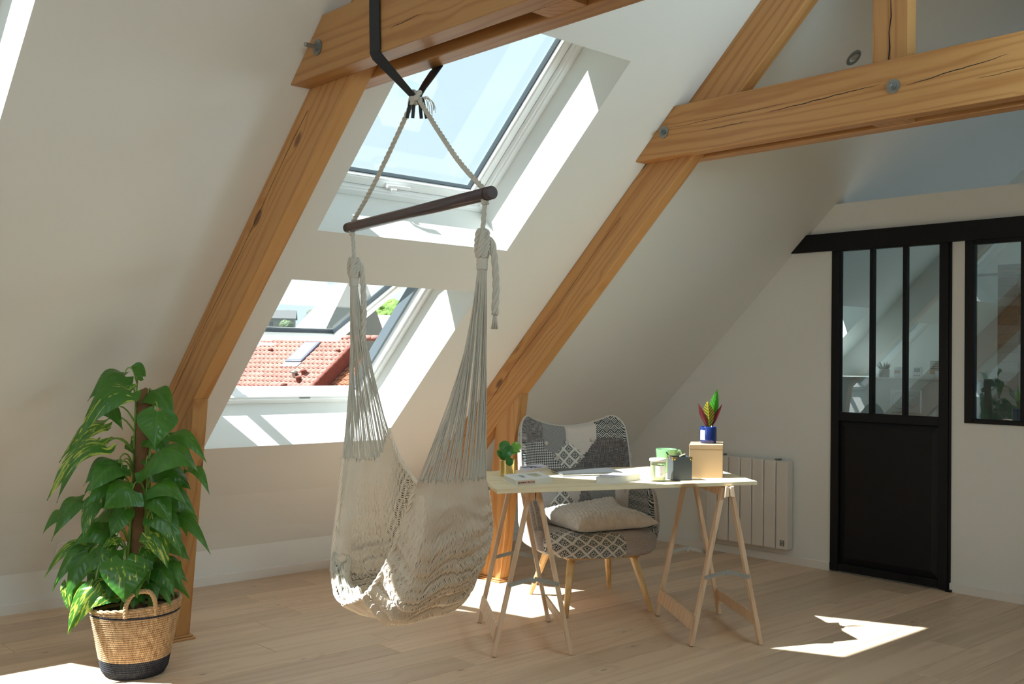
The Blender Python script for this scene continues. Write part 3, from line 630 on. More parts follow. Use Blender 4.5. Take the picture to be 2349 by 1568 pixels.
# board mesh laid in its own frame so the grain follows its length
RZ = math.atan2(ex.y, ex.x); Rm = Matrix.Rotation(-RZ, 3, 'Z'); c0 = Vector((3.94, 3.55, TZ-.018))
bv = [tuple(Rm @ (Vector(p)-c0)) for p in b.v]
desk = mk('desk_board', bv, b.f, M['pine'], local=True); desk.location = c0; desk.rotation_euler = (0, 0, RZ); bevel(desk, .0015)
tag(desk, 'pale pine board laid on two trestles as a desk', 'desk')
def trestle(label, A, B, C, D):
    A, B, C, D = [Vector((*p, 0)) for p in (A, B, C, D)]
    mf, mr = (A+B)/2, (C+D)/2; e = (mf-mr).normalized(); gdir = Vector((-e.y, e.x, 0))
    if gdir.dot(B-A) < 0: gdir = -gdir
    hw = (B-A).length/2; mid = (mf+mr)/2; Ld = (mf-mr).length
    root = thing('trestle', label, 'trestle', tuple(mid), math.atan2(gdir.y, gdir.x))
    # local frame: x across the feet, y along the head (towards -e)
    sgn = 1 if (Matrix.Rotation(math.atan2(gdir.y, gdir.x), 3, 'Z') @ Vector((0, 1, 0))).dot(-e) > 0 else -1
    ZT = TZ-.018
    for sx in (-1, 1):
        for sy in (-1, 1):
            y = sy*Ld/2
            m = MB(); f0 = Vector((sx*hw, y, 0)); t0 = Vector((sx*.020, y, ZT-.012)); n_ = (t0-f0).normalized()
            m.bar(f0+n_*.004, t0, .034, .020, up=(sx*1.0, 0, .25)); v_ = m.v
            m.v = [(p[0], p[1], max(p[2], 0)) for p in v_]
            o = m.build('leg', M['pine_z'], root, local=True); bevel(o, .002)
        ydo = Ld/2+.045
        m = MB(); m.hexa([(sx*.002, -ydo, ZT-.050), (sx*.026, -ydo, ZT-.056), (sx*.026, ydo, ZT-.056), (sx*.002, ydo, ZT-.050), (sx*.002, -ydo, ZT-.004), (sx*.020, -ydo, ZT), (sx*.020, ydo, ZT), (sx*.002, ydo, ZT-.004)])
        bevel(fixn(m.build('head_rail', M['pine_z'], root, local=True)), .002)
        k = (ZT-.115)/ZT; xc = sx*(.020+(hw-.020)*k)
        m = MB(); m.hexa([(xc+sx*.012, -Ld/2+.002, .082), (xc+sx*.026, -Ld/2+.002, .078), (xc+sx*.026, Ld/2-.002, .078), (xc+sx*.012, Ld/2-.002, .082), (xc-sx*.002, -Ld/2+.002, .146), (xc+sx*.012, -Ld/2+.002, .142), (xc+sx*.012, Ld/2-.002, .142), (xc-sx*.002, Ld/2-.002, .146)])
        bevel(fixn(m.build('lower_rail', M['pine_z'], root, local=True)), .002)
    for sy in (-1, 1):
        y = sy*(Ld/2+.020); k = (ZT-.335)/ZT; xc = .020+(hw-.020)*k+.005
        m = MB()
        for sx in (-1, 1):
            m.bar((sx*xc, y, .333), (sx*.002, y, .362), .003, .019, up=(0, 0, 1)); m.bar((sx*(xc-.02), y-sy*.0, .338), (sx*.03, y, .357), .0055, .006, up=(0, 0, 1))
            for q in (.96, .55, .2): m.sphere((sx*xc*q, y+sy*.003, .333+.029*(1-q)), .0035, 8)
        A_ = Matrix.Rotation(math.pi/2, 3, 'X'); m.lathe([(0, -.004), (.011, -.004), (.011, .004), (0, .004)], (0, y, .352), 16, ax=A_)
        m.build('folding_brace', M['zinc'], root, local=True)
    return root
trestle('pale wooden trestle under the left end of the desk, half behind the hammock', (3.219, 3.622), (3.53, 3.427), (3.58, 4.141), (3.882, 3.938))
trestle('pale wooden trestle under the right end of the desk, in front of the radiator', (4.075, 3.145), (4.368, 2.951), (4.408, 3.648), (4.731, 3.445))

# ---------------- fabrics ----------------
def uvxy(n, rot=0.0, s=1.0):
    u = n.n('ShaderNodeUVMap'); u.uv_map = 'uv'; m = n.n('ShaderNodeMapping'); m.inputs['Rotation'].default_value = (0, 0, rot); m.inputs['Scale'].default_value = (s, s, s)
    n.l(u.outputs[0], m.inputs[0]); x = n.n('ShaderNodeSeparateXYZ'); n.l(m.outputs[0], x.inputs[0]); return x.outputs[0], x.outputs[1], m.outputs[0]
def fab(n, col, weave=1400):
    n.base(col); n.setp('Roughness', .95); n.setp('Sheen Weight', .15)
    x, y, v = uvxy(n); w = n.n('ShaderNodeTexChecker'); w.inputs['Scale'].default_value = weave; n.l(v, w.inputs[0]); n.bump(w.outputs['Fac'], .25, .0006); return n.m
DK, LT = (.018, .035, .036), (.60, .56, .55)
def m_check(name, per, dk=DK, lt=LT, diag=True):
    n = NT(name); x, y, v = uvxy(n, 0, 1/per)
    a = n.math('FLOOR', x); b_ = n.math('FLOOR', y); c = n.math('ABSOLUTE', n.math('MODULO', n.math('ADD', a, b_), 2))
    if diag:  # little diagonal teeth
        d = n.math('GREATER_THAN', n.math('FRACT', n.math('ADD', n.math('FRACT', x), n.math('FRACT', y))), .5)
        ea = n.math('ABSOLUTE', n.math('MODULO', a, 2)); eb = n.math('ABSOLUTE', n.math('MODULO', b_, 2))
        # four-cell unit: dark, teeth, light, teeth
        c = n.math('ADD', n.math('MULTIPLY', ea, eb), n.math('MULTIPLY', n.math('ABSOLUTE', n.math('SUBTRACT', ea, eb)), d))
    return fab(n, n.mix(c, lt, dk))
def m_tweed(name, c0=(.10, .085, .085), c1=(.42, .39, .38)):
    n = NT(name); x, y, v = uvxy(n); cA = n.n('ShaderNodeMapping'); cA.inputs['Scale'].default_value = (260, 22, 1); n.l(v, cA.inputs[0]); cB = n.n('ShaderNodeMapping'); cB.inputs['Scale'].default_value = (22, 260, 1); n.l(v, cB.inputs[0])
    f = n.math('ADD', n.math('MULTIPLY', n.noise(cA.outputs[0], 1, 3), .5), n.math('MULTIPLY', n.noise(cB.outputs[0], 1, 3), .5))
    return fab(n, n.ramp(f, [(.40, c0), (.52, tuple((a+b)/2.6 for a, b in zip(c0, c1))), (.66, c1)]))
def m_linen(name, c=(.63, .56, .51), line=(.42, .38, .35), per=.0065, th=.22):
    n = NT(name); x, y, v = uvxy(n, 0, 1/per)
    a = n.math('LESS_THAN', n.math('FRACT', x), th); b_ = n.math('LESS_THAN', n.math('FRACT', y), th)
    g = n.math('MAXIMUM', a, b_); g = n.math('MULTIPLY', g, n.noise(v, .6, 2)); return fab(n, n.mix(g, c, line))
def m_weave(name, cell=.036):
    n = NT(name); x, y, v = uvxy(n, math.radians(45), 1/cell)
    c = n.math('ABSOLUTE', n.math('MODULO', n.math('ADD', n.math('FLOOR', x), n.math('FLOOR', y)), 2))
    sx = n.math('LESS_THAN', n.math('FRACT', n.math('MULTIPLY', x, 4.0)), .62); sy = n.math('LESS_THAN', n.math('FRACT', n.math('MULTIPLY', y, 4.0)), .62)
    s = n.math('ADD', n.math('MULTIPLY', sx, c), n.math('MULTIPLY', sy, n.math('SUBTRACT', 1, c))); return fab(n, n.mix(s, (.62, .60, .58), DK))
def m_flower(name, cell=.052):
    n = NT(name); x, y, v = uvxy(n, math.radians(45), 1/cell)
    fx = n.math('SUBTRACT', n.math('FRACT', x), .5); fy = n.math('SUBTRACT', n.math('FRACT', y), .5)
    r = n.math('SQRT', n.math('ADD', n.math('MULTIPLY', fx, fx), n.math('MULTIPLY', fy, fy))); th = n.math('ARCTAN2', fy, fx)
    pet = n.math('COSINE', n.math('MULTIPLY', th, 8)); 
    mx = n.math('MAXIMUM', n.math('ABSOLUTE', fx), n.math('ABSOLUTE', fy)); ins = n.math('LESS_THAN', mx, .40)
    pw_ = n.math('MULTIPLY', n.math('GREATER_THAN', pet, -.1), n.math('MULTIPLY', n.math('LESS_THAN', r, .30), n.math('GREATER_THAN', r, .09)))
    corner = n.math('MULTIPLY', n.math('GREATER_THAN', r, .34), n.math('GREATER_THAN', n.math('COSINE', n.math('MULTIPLY', th, 24)), .3))
    light = n.math('MAXIMUM', n.math('SUBTRACT', 1, ins), n.math('MAXIMUM', pw_, n.math('MULTIPLY', corner, ins)))
    return fab(n, n.mix(light, DK, (.68, .65, .60)))
FB = {'A': m_tweed('grey_tweed'), 'B': m_check('fine_check', .0042, (.05, .06, .065), (.48, .46, .46), False), 'C': m_linen('cream_linen'), 'D': m_weave('woven_stripe'), 'E': m_check('houndstooth', .0075),
      'F': m_flower('flower_tile'), 'G': m_linen('grey_grid', (.50, .46, .44), (.22, .20, .19), .008, .35), 'H': m_tweed('dark_tweed', (.07, .06, .06), (.30, .28, .28))}
# ---------------- patchwork armchair ----------------
CO = (4.365, 4.105, 0); CR = math.radians(-24.2)
chair = thing('patchwork_armchair', 'patchwork armchair in grey and white fabrics on light wooden legs, pushed up to the desk', 'armchair', CO, CR)
def sup(s, e): return math.copysign(abs(s)**e, s)
def ctop(ph):
    a = abs(ph)
    if a < 44: return .980+.066*(a/44)**2
    if a < 60: return 1.046-.012*((a-44)/16)-.125*(1-math.sqrt(max(0, 1-((a-44)/16)**2.2)))
    if a < 67: t = (a-60)/7; return .909-.244*(3*t*t-2*t**3)
    if a < 98: return .665-.02*(a-67)/31
    t = (a-98)/20; return .645-.20*t*t
PLAN = catmull([(0, .300), (.15, .289), (.255, .266), (.325, .215), (.352, .135), (.364, .04), (.368, -.06), (.355, -.14)], 240)
_sl = np.concatenate([[0], np.cumsum(np.linalg.norm(np.diff(PLAN, axis=0), axis=1))]); _tan = np.gradient(PLAN, axis=0); _tan /= np.linalg.norm(_tan, axis=1)[:, None]
def cpos(ph, z, off):
    """point on the shell; ph=0 at the middle of the back, 60 = its side, 118 = arm front"""
    s = abs(ph)/118*_sl[-1]; x, y = [np.interp(s, _sl, PLAN[:, k]) for k in (0, 1)]; tx, ty = [np.interp(s, _sl, _tan[:, k]) for k in (0, 1)]
    nx, ny = -ty, tx                      # outward in plan
    x += nx*off; y += ny*off
    back = max(0, 1-s/.46)**.7; y += (.16 if z > .45 else .05)*(z-.45)*back
    x *= (1+.02*max(0, z-.45)/.5)*(1-.10*max(0, .45-z)/.15)
    return Vector((math.copysign(x, ph) if ph else 0.0, y, z))
NP, NV = 180, 64; ZB = .335
phs = [-118+236*i/NP for i in range(NP+1)]
def patch_id(ph, z, x):
    a = abs(ph)
    if a >= 66: # arms
        if ph > 0: return 'C' if a < 69 else 'D'
        return 'G'
    if z > .70:
        if abs(x+.01)/.105+abs(z-.795)/.095 < 1: return 'F'
        if x < -.175+.10*(.89-z)*(z < .89): 
            return 'A' if z > .888+.10*(x+.25) else 'E'
        if x < -.02: return 'B' if z > .80+(-.08-x)*.55 else 'E'
        if x < .165:
            if z < .79+(.165-.08+(x-.165))*1.25 and x > .08: return 'H'
            return 'C' if z > .80 or x < .08 and z > .78 else 'H'
        return 'D' if z > .905+.06*(x-.165) else 'H'
    if z > .62 and x > .05: return 'B'
    if abs(x+.06)/.085+abs(z-.52)/.10 < 1: return 'F'
    if x < -.06: return 'G' if z < .66 else 'E'
    if x < .06-.25*(.6-z): return 'C'
    if x < .14+.5*(.52-z): return 'A'
    if x < .26: return 'B'
    return 'C'
gi = []; go = []; tops = [ctop(p) for p in phs]
for i, p in enumerate(phs):
    zt = tops[i]; ci = []; co = []
    for j in range(NV+1):
        z = ZB+(zt-ZB)*j/NV
        puff = .010*math.sin(math.pi*min(1, (z-ZB)/(zt-ZB)))
        rim = .030*(1-math.sqrt(max(0, 1-max(0, (z-(zt-.035))/.035)**2)))
        ci.append(cpos(p, z, -.030-puff+rim)); co.append(cpos(p, z, (.020 if abs(p) < 70 else .028)-rim*.7))
    gi.append(ci); go.append(co)
def facing(ci): return ci
sv = []; sf = []
nr = NV+1
for i in range(NP+1): sv += go[i]
for i in range(NP+1): sv += gi[i]
nO = (NP+1)*nr
for i in range(NP):
    for j in range(NV): sf.append((i*nr+j, (i+1)*nr+j, (i+1)*nr+j+1, i*nr+j+1))
    sf.append((i*nr+NV, (i+1)*nr+NV, nO+(i+1)*nr+NV, nO+i*nr+NV)); sf.append((nO+i*nr, nO+(i+1)*nr, (i+1)*nr, i*nr))
for i in (0, NP):
    for j in range(NV): sf.append((i*nr+j, i*nr+j+1, nO+i*nr+j+1, nO+i*nr+j))
used_uv = [(p*.0062, v.z) for p, col in zip(phs, go) for v in col]*2
back = mk('backrest', [tuple(v) for v in sv], sf, FB['G'], chair, sm=True, uvs=used_uv, local=True); fixn(back)
fidx = {}
for i in range(NP):
    for j in range(NV):
        c = gi[i][j]; pid = patch_id((phs[i]+phs[i+1])/2, c.z, c.x)
        fidx.setdefault(pid, []).append((i, j))
# split each fabric into connected patches
for pid, cells in fidx.items():
    left = set(cells)
    while left:
        st_ = [left.pop()]; comp = []
        while st_:
            q = st_.pop(); comp.append(q)
            for dq in ((1, 0), (-1, 0), (0, 1), (0, -1)):
                r = (q[0]+dq[0], q[1]+dq[1])
                if r in left: left.remove(r); st_.append(r)
        ids = {}; vv = []; ff = []; uu = []
        for (i, j) in comp:
            f = []
            for (a, c) in ((i, j), (i, j+1), (i+1, j+1), (i+1, j)):
                if (a, c) not in ids:
                    ids[(a, c)] = len(vv); vv.append(tuple(gi[a][c])); uu.append((phs[a]*.0058, gi[a][c].z))
                f.append(ids[(a, c)])
            ff.append(f)
        o = mk('fabric_patch', vv, ff, FB[pid], back, sm=True, uvs=uu, local=True)
# padded arm fronts, wrapped in the fabric of the arm
for i_, key, sg in ((NP, 'D', 1), (0, 'G', -1)):
    vv = []; uu = []; K_ = 10; prev = NP-1 if i_ else 1
    for j in range(NV+1):
        a_, b_ = gi[i_][j], go[i_][j]; tdir = (gi[i_][j]-gi[prev][j]); tdir.z = 0; tdir.normalize(); wd = (b_-a_)
        for k in range(K_+1):
            u = k/K_; th_ = math.pi*u; p_ = a_+wd*(.5-.5*math.cos(th_))+tdir*.034*math.sin(th_)-wd.normalized()*.0; vv.append(tuple(p_)); uu.append((.70*sg+u*.10, p_.z))
    ff = [(j*(K_+1)+k, j*(K_+1)+k+1, (j+1)*(K_+1)+k+1, (j+1)*(K_+1)+k) for j in range(NV) for k in range(K_)]
    mk('fabric_patch', vv, ff, FB[key], back, sm=True, uvs=uu, local=True)
# piping round the top rim
pp = MB(); pp.tube([(gi[i][NV]+go[i][NV])*.5+Vector((0, 0, .001)) for i in range(0, NP+1, 2)], .006, 6); pp.build('piping', FB['C'], back, sm=True, local=True)
for (ph, z) in ((-27, .885), (-3, .885), (-14, .795), (24.5, .90), (12.5, .80)):
    c = cpos(ph, z, -.046); m = MB(); m.sphere(tuple(c), .0125, 12, sc=(1, .55, 1)); m.build('button', FB['C'], back, sm=True, local=True)
# seat cushion
def seat_pt(u, v):   # u angle, v profile 0 bottom..1 top centre
    a = math.radians(u); x = sup(math.sin(a), .72); y = sup(math.cos(a), .72)
    return x, y
ns, npf = 96, [(0, .345, .0), (.70, .325, 0), (.94, .312, 0), (1.0, .335, 0), (1.02, .375, 0), (1.0, .410, 0), (.93, .432, 0), (.75, .440, 0), (.4, .442, 0), (0, .442, 0)]
cv = []; cu = []
for k, (r, z, _) in enumerate(npf):
    for i in range(ns):
        x, y = seat_pt(360*i/ns, 0); yy = -.055+(-.285 if y < 0 else .285)*abs(y)*r; xx = .345*x*r
        dz = -.018*max(0, -y)*r**3 if z > .38 else (.022*max(0, y)*r)
        cv.append((xx, yy, z+dz)); cu.append((360*i/ns*.0052 if .9 < r and k < 7 else xx, (z if .9 < r and k < 7 else yy)))
cf = [(k*ns+i, (k+1)*ns+i, (k+1)*ns+(i+1) % ns, k*ns+(i+1) % ns) for k in range(len(npf)-1) for i in range(ns)]
seat = mk('seat', cv, cf, FB['G'], chair, sm=True, uvs=cu, local=True); fixn(seat)
# flowered fabric over the left half of the seat front
sel = []; 
for k in range(2, 8):
    for i in range(ns):
        ang = (360*(i+.5)/ns); x = math.sin(math.radians(ang)); y = math.cos(math.radians(ang))
        if y < 0 and -.95 < x < .10: sel.append((k, i))
ids = {}; vv = []; uu = []; ff = []
SUB = {2: 0}
arc = [0]; 
for k in range(1, len(npf)): arc.append(arc[-1]+math.hypot((npf[k][0]-npf[k-1][0])*.28, npf[k][1]-npf[k-1][1]))
for k, i in sel:
    f = []
    for a, c in ((k, i), (k+1, i), (k+1, i+1), (k, i+1)):
        if (a, c) not in ids:
            p = Vector(cv[a*ns+c % ns]); ctr = Vector((0, -.055, .38)); q = p+(p-ctr).normalized()*.0025
            ids[(a, c)] = len(vv); vv.append(tuple(q)); uu.append((p.x*1.0, arc[a]))
        f.append(ids[(a, c)])
    ff.append(f)
fixn(mk('fabric_patch', vv, ff, FB['F'], seat, sm=True, uvs=uu, local=True))
# frame and legs
m = MB(); m.box((-.21, -.235, .288), (.21, -.205, .322)); m.box((-.21, .155, .288), (.21, .185, .322)); m.box((-.215, -.22, .288), (-.185, .17, .322)); m.box((.185, -.22, .288), (.215, .17, .322))
bevel(m.build('seat_frame', M['beech'], chair, local=True), .003)
for sx in (-1, 1):
    for (yt_, yf) in ((-.195, -.30), (.150, .275)):
        m = MB(); t_ = Vector((sx*.180, yt_, .318)); f_ = Vector((sx*.252, yf, 0)); m.tube([f_+Vector((0, 0, 0)), f_*.5+t_*.5, t_], [.0135, .0195, .0245], 12 if (sx < 0 and yf < 0) else 8)
        m.v = [(a, b_, max(0, c)) for a, b_, c in m.v]; m.build('leg', M['beech'], chair, sm=(sx < 0 and yf < 0), local=True)
# furry cushion on the seat
nf = NT('white_faux_fur'); v = nf.coord(); nf.base(nf.ramp(nf.noise(v, 26, 5), [(.3, (.80, .74, .68)), (.7, (.93, .89, .84))])); nf.setp('Roughness', 1); nf.setp('Sheen Weight', .5)
nf.bump(nf.math('ADD', nf.math('MULTIPLY', nf.noise(v, 28, 6, .7), 1.0), nf.math('MULTIPLY', nf.noise(v, 240, 3), .35)), .9, .012)
g = np.random.default_rng(4); n1 = 90; U_, V_ = np.meshgrid(np.linspace(-1, 1, n1), np.linspace(-1, 1, n1), indexing='ij')
pin = 1-.10*(1-np.abs(U_)**2)*np.abs(V_)**3; pin2 = 1-.10*(1-np.abs(V_)**2)*np.abs(U_)**3
X_ = .265*U_*pin2; Y_ = .225*V_*pin; h_ = .070*np.clip((1-U_**4)*(1-V_**4), 0, 1)**.45
fl_ = (.0022*np.sin(U_*19+3*np.sin(V_*7))*np.sin(V_*23+2*np.sin(U_*9))+.004*np.sin(U_*47+V_*31)*np.cos(V_*53-U_*17)+g.normal(0, .0020, U_.shape))*np.clip(h_/.03, 0, 1)
ph = math.radians(10); Xc = X_*math.cos(ph)-Y_*math.sin(ph)+.03; Yc = X_*math.sin(ph)+Y_*math.cos(ph)-.05
rise = .075*np.clip(Yc/.2, 0, 1)**2+.02
top = np.stack([Xc, Yc, .452+rise+h_+fl_], -1).reshape(-1, 3); bot = np.stack([Xc, Yc, .452+rise*.9-h_*.55], -1).reshape(-1, 3); bot[:, 2] = np.maximum(bot[:, 2], .4435)
VV = np.vstack([top, bot]); F1 = [(i*n1+j, (i+1)*n1+j, (i+1)*n1+j+1, i*n1+j+1) for i in range(n1-1) for j in range(n1-1)]; F2 = [tuple(n1*n1+q for q in f[::-1]) for f in F1]
rim_ = [i*n1 for i in range(n1)]+[(n1-1)*n1+j for j in range(1, n1)]+[i*n1+n1-1 for i in range(n1-2, -1, -1)]+[j for j in range(n1-2, 0, -1)]
F3 = [(rim_[k], n1*n1+rim_[k], n1*n1+rim_[(k+1) % len(rim_)], rim_[(k+1) % len(rim_)]) for k in range(len(rim_))]
Rc = Matrix.Rotation(CR, 3, 'Z'); VW = np.array([tuple(Rc @ Vector(p)+Vector(CO)) for p in VV])
cu_ = mk('fur_cushion', VW, F1+F2+F3, nf.m, sm=True); fixn(cu_); tag(cu_, 'fluffy off-white fur cushion on the seat of the patchwork armchair', 'cushion')
LEAVES = [
(1.847,4.574,1.280,1.720,4.625,1.179,0.085,0),
(1.818,4.439,1.207,1.651,4.529,1.024,0.106,2),
(1.876,4.439,1.286,1.818,4.424,1.326,0.049,1),
(1.923,4.493,1.198,1.987,4.369,1.098,0.104,0),
(1.886,4.298,1.135,1.858,4.258,0.998,0.149,1),
(1.773,4.619,1.063,1.627,4.689,0.912,0.073,3),
(1.726,4.475,0.974,1.544,4.578,0.771,0.108,3),
(1.753,4.640,0.965,1.622,4.698,0.742,0.062,1),
(1.786,4.490,0.876,1.703,4.500,0.805,0.098,0),
(1.864,4.351,0.901,1.994,4.164,0.891,0.172,0),
(1.966,4.349,1.018,2.057,4.200,0.923,0.065,1),
(1.969,4.432,0.815,2.037,4.303,0.794,0.092,0),
(2.045,4.321,0.870,2.085,4.219,0.782,0.050,1),
(1.796,4.334,0.806,1.692,4.362,0.738,0.133,1),
(1.858,4.332,0.788,1.954,4.176,0.753,0.082,0),
(1.866,4.351,0.776,1.924,4.233,0.659,0.101,0),
(1.687,4.610,0.735,1.582,4.642,0.583,0.087,1),
(1.659,4.733,0.674,1.578,4.741,0.600,0.050,0),
(1.707,4.524,0.750,1.660,4.503,0.608,0.071,2),
(1.808,4.433,0.711,1.745,4.425,0.608,0.083,0),
(1.770,4.498,0.582,1.638,4.551,0.556,0.087,0),
(1.784,4.458,0.594,1.729,4.441,0.561,0.049,3),
(1.890,4.331,0.668,1.961,4.203,0.523,0.090,1),
(1.976,4.362,0.656,2.081,4.201,0.531,0.057,0),
(1.997,4.423,0.718,2.030,4.326,0.637,0.096,0),
(1.879,4.343,0.605,1.916,4.245,0.481,0.090,3),
(1.855,4.395,0.518,1.867,4.318,0.413,0.086,2),
(1.760,4.319,0.513,1.744,4.269,0.362,0.153,2),
(1.719,4.600,0.521,1.569,4.671,0.421,0.053,3),
(1.707,4.571,0.521,1.583,4.619,0.372,0.064,1),
(1.691,4.544,0.515,1.613,4.552,0.346,0.086,0),
(1.734,4.477,0.555,1.695,4.449,0.420,0.060,2),
(1.629,4.604,0.392,1.617,4.549,0.294,0.049,3),
(1.673,4.442,0.389,1.589,4.455,0.221,0.085,3),
(1.698,4.541,0.380,1.625,4.542,0.311,0.068,0),
(1.757,4.406,0.351,1.664,4.425,0.310,0.063,3),
(1.768,4.422,0.398,1.728,4.393,0.354,0.056,0),
(1.917,4.341,0.384,1.939,4.255,0.312,0.049,1),
(1.951,4.389,0.466,1.966,4.310,0.377,0.061,0),
(1.990,4.354,0.466,1.994,4.284,0.383,0.042,1),
(1.892,4.363,0.397,1.893,4.296,0.321,0.068,0),
(1.834,4.364,0.347,1.805,4.323,0.309,0.048,0),
(1.817,4.639,0.822,1.750,4.635,0.712,0.097,0),
(1.935,4.535,0.668,1.973,4.435,0.561,0.097,0),
(1.792,4.666,0.627,1.719,4.669,0.500,0.087,0),
(1.938,4.536,0.493,1.983,4.429,0.389,0.087,0),
(1.795,4.640,0.456,1.728,4.636,0.351,0.087,0),
(1.865,4.497,0.374,1.888,4.410,0.301,0.076,0),
(1.789,4.631,1.114,1.827,4.530,1.051,0.058,1),
(1.753,4.572,0.377,1.762,4.498,0.304,0.068,0),
(1.924,4.456,1.004,1.961,4.356,0.923,0.088,0),
(1.885,4.573,0.978,1.909,4.485,0.897,0.058,0),
(2.027,4.382,0.678,2.032,4.312,0.591,0.054,0),
(1.758,4.593,0.430,1.723,4.560,0.327,0.073,1),
]
# ---------------- potted pothos in a woven basket ----------------
def m_leaf(name, var, base=(.022, .125, .016), lite=(.07, .24, .03)):
    n = NT(name); u = n.n('ShaderNodeUVMap'); u.uv_map = 'uv'; x = n.n('ShaderNodeSeparateXYZ'); n.l(u.outputs[0], x.inputs[0]); oi = n.n('ShaderNodeObjectInfo')
    ad = n.n('ShaderNodeVectorMath', operation='ADD'); n.l(u.outputs[0], ad.inputs[0]); cb = n.n('ShaderNodeCombineXYZ')
    r10 = n.math('MULTIPLY', oi.outputs['Random'], 31)
    for i in range(3): n.l(r10, cb.inputs[i])
    n.l(cb.outputs[0], ad.inputs[1]); mpp = n.n('ShaderNodeMapping'); mpp.inputs['Scale'].default_value = (3.4, 1.6, 1); n.l(ad.outputs[0], mpp.inputs[0])
    c = n.mix(n.noise(ad.outputs[0], 2.5, 2), base, lite)
    if var:
        f = n.noise(mpp.outputs[0], 2.1, 5, .62, .5); lo = {1: .66, 2: .59, 3: .53}[var]
        c = n.mix(n.ramp(f, [(lo, (0, 0, 0)), (lo+.03, (1, 1, 1))]), c, (.55, .62, .10))
    ax_ = n.math('ABSOLUTE', x.outputs[0]); mid = n.math('LESS_THAN', ax_, .035)
    vein = n.math('LESS_THAN', n.math('FRACT', n.math('SUBTRACT', n.math('MULTIPLY', x.outputs[1], 7), n.math('MULTIPLY', ax_, 2.2))), .06)
    c = n.mix(n.math('MULTIPLY', n.math('MAXIMUM', mid, n.math('MULTIPLY', vein, .25)), .38), c, (.14, .32, .06))
    n.base(c); n.setp('Roughness', .28); n.setp('Specular IOR Level', .55)
    tl = n.n('ShaderNodeBsdfTranslucent'); n.l(n.mix(.5, c, (.30, .60, .03)), tl.inputs[0]); ms = n.n('ShaderNodeMixShader'); ms.inputs[0].default_value = .22
    n.l(n.b.outputs[0], ms.inputs[1]); n.l(tl.outputs[0], ms.inputs[2]); n.l(ms.outputs[0], n.out.inputs[0])
    wv = n.math('SINE', n.math('MULTIPLY', n.math('SUBTRACT', n.math('MULTIPLY', x.outputs[1], 7), n.math('MULTIPLY', ax_, 2.2)), 6.283)); n.bump(wv, .18, .002)
    return n.m
ML = [m_leaf('pothos_leaf_%s' % k, i) for i, k in enumerate(('green', 'flecked', 'variegated', 'golden'))]
def leaf(name, base, tip, width, nrm, mat, parent, fold=.28, droop=.16, heart=.16, nu=14, nv=8, label=None, shape='heart', arch=0.0):
    b = Vector(base); t = Vector(tip); d = t-b; L = d.length; d.normalize(); n = Vector(nrm); n = (n-d*n.dot(d)).normalized(); s = d.cross(n)
    if shape == 'heart': W_ = [(0, .30), (.06, .66), (.15, .90), (.28, 1.0), (.42, .95), (.56, .78), (.70, .55), (.82, .32), (.91, .14), (.96, .05), (1, .0)]
    elif shape == 'lance': W_ = [(0, .05), (.1, .30), (.25, .72), (.45, 1), (.6, .97), (.75, .72), (.88, .38), (1, 0)]
    else: W_ = [(0, .1), (.08, .55), (.2, .82), (.4, 1), (.6, 1), (.8, .78), (.92, .45), (1, 0)]
    xs_ = [a for a, _ in W_]; ys_ = [a for _, a in W_]; v = []; uv = []
    r = random.Random(hash((round(b.x, 3), round(t.z, 3))) & 0xffff); ph = r.uniform(0, 6); tw = r.uniform(-.25, .25)
    for i in range(nu+1):
        u = i/nu; w = np.interp(u, xs_, ys_)*width/2
        for j in range(nv+1):
            q = (j/nv*2-1); x = q*w; y = u*L-heart*L*abs(q)**1.6*(1-u)**3
            z = -fold*abs(x)*1.0 - droop*L*(u-.0)**2*.9 + droop*L*u*.9*1.0 + .020*width*8*math.sin(u*9+q*2.2+ph)*abs(q)*.25 + tw*x*u
            p = b+d*y+s*x+n*z+Vector((0, 0, arch*L*4*max(0, y/L)*(1-y/L)*(1-.3*u))); v.append(tuple(p)); uv.append((q*w/(width/2+1e-6), u))
    f = [(i*(nv+1)+j, i*(nv+1)+j+1, (i+1)*(nv+1)+j+1, (i+1)*(nv+1)+j) for i in range(nu) for j in range(nv)]
    o = mk(name, v, f, mat, parent, sm=True, uvs=uv, label=label); return o
BC = Vector((1.873, 4.458, 0)); VIEW = Vector((-.675, -.738, .0))
M['moss'] = plain('coconut_fibre', (.24, .125, .06), .98, bump=(160, .9, .006), var=.5)
M['stem'] = plain('green_stem', (.20, .36, .06), .45, var=.3)
pot = thing('potted_pothos', 'tall leafy pothos climbing a fibre pole, planted in the woven basket', 'plant', (BC.x, BC.y, .05))
pb, pt_ = BC+Vector((0, .0, .16)), Vector((1.930, 4.530, 1.235))
pd = (pt_-pb).normalized(); m = MB(); Np, Nz = 20, 90; vv = []
rr = random.Random(2)
for i in range(Nz+1):
    u = i/Nz; c = pb+(pt_-pb)*u; rad = .0335*(1 if u < .96 else math.sqrt(max(.0, 1-((u-.96)/.04)**2))*.98+.0001)
    for k in range(Np):
        an = 2*math.pi*k/Np+u*3; q = rad*(1+.05*math.sin(u*260+k)+rr.uniform(-.03, .03)); vv.append(c+Vector((math.cos(an)*q, math.sin(an)*q, 0)))
m.add(vv, [(i*Np+k, i*Np+(k+1) % Np, (i+1)*Np+(k+1) % Np, (i+1)*Np+k) for i in range(Nz) for k in range(Np)]); m.build('fibre_pole', M['moss'], pot, sm=True)
so = MB(); so.lathe([(0, .255), (.13, .26), (.172, .255)], (BC.x, BC.y, 0), 24); M['soil'] = plain('dark_soil', (.03, .02, .014), 1, bump=(60, 1, .01)); so.build('soil', M['soil'], pot)
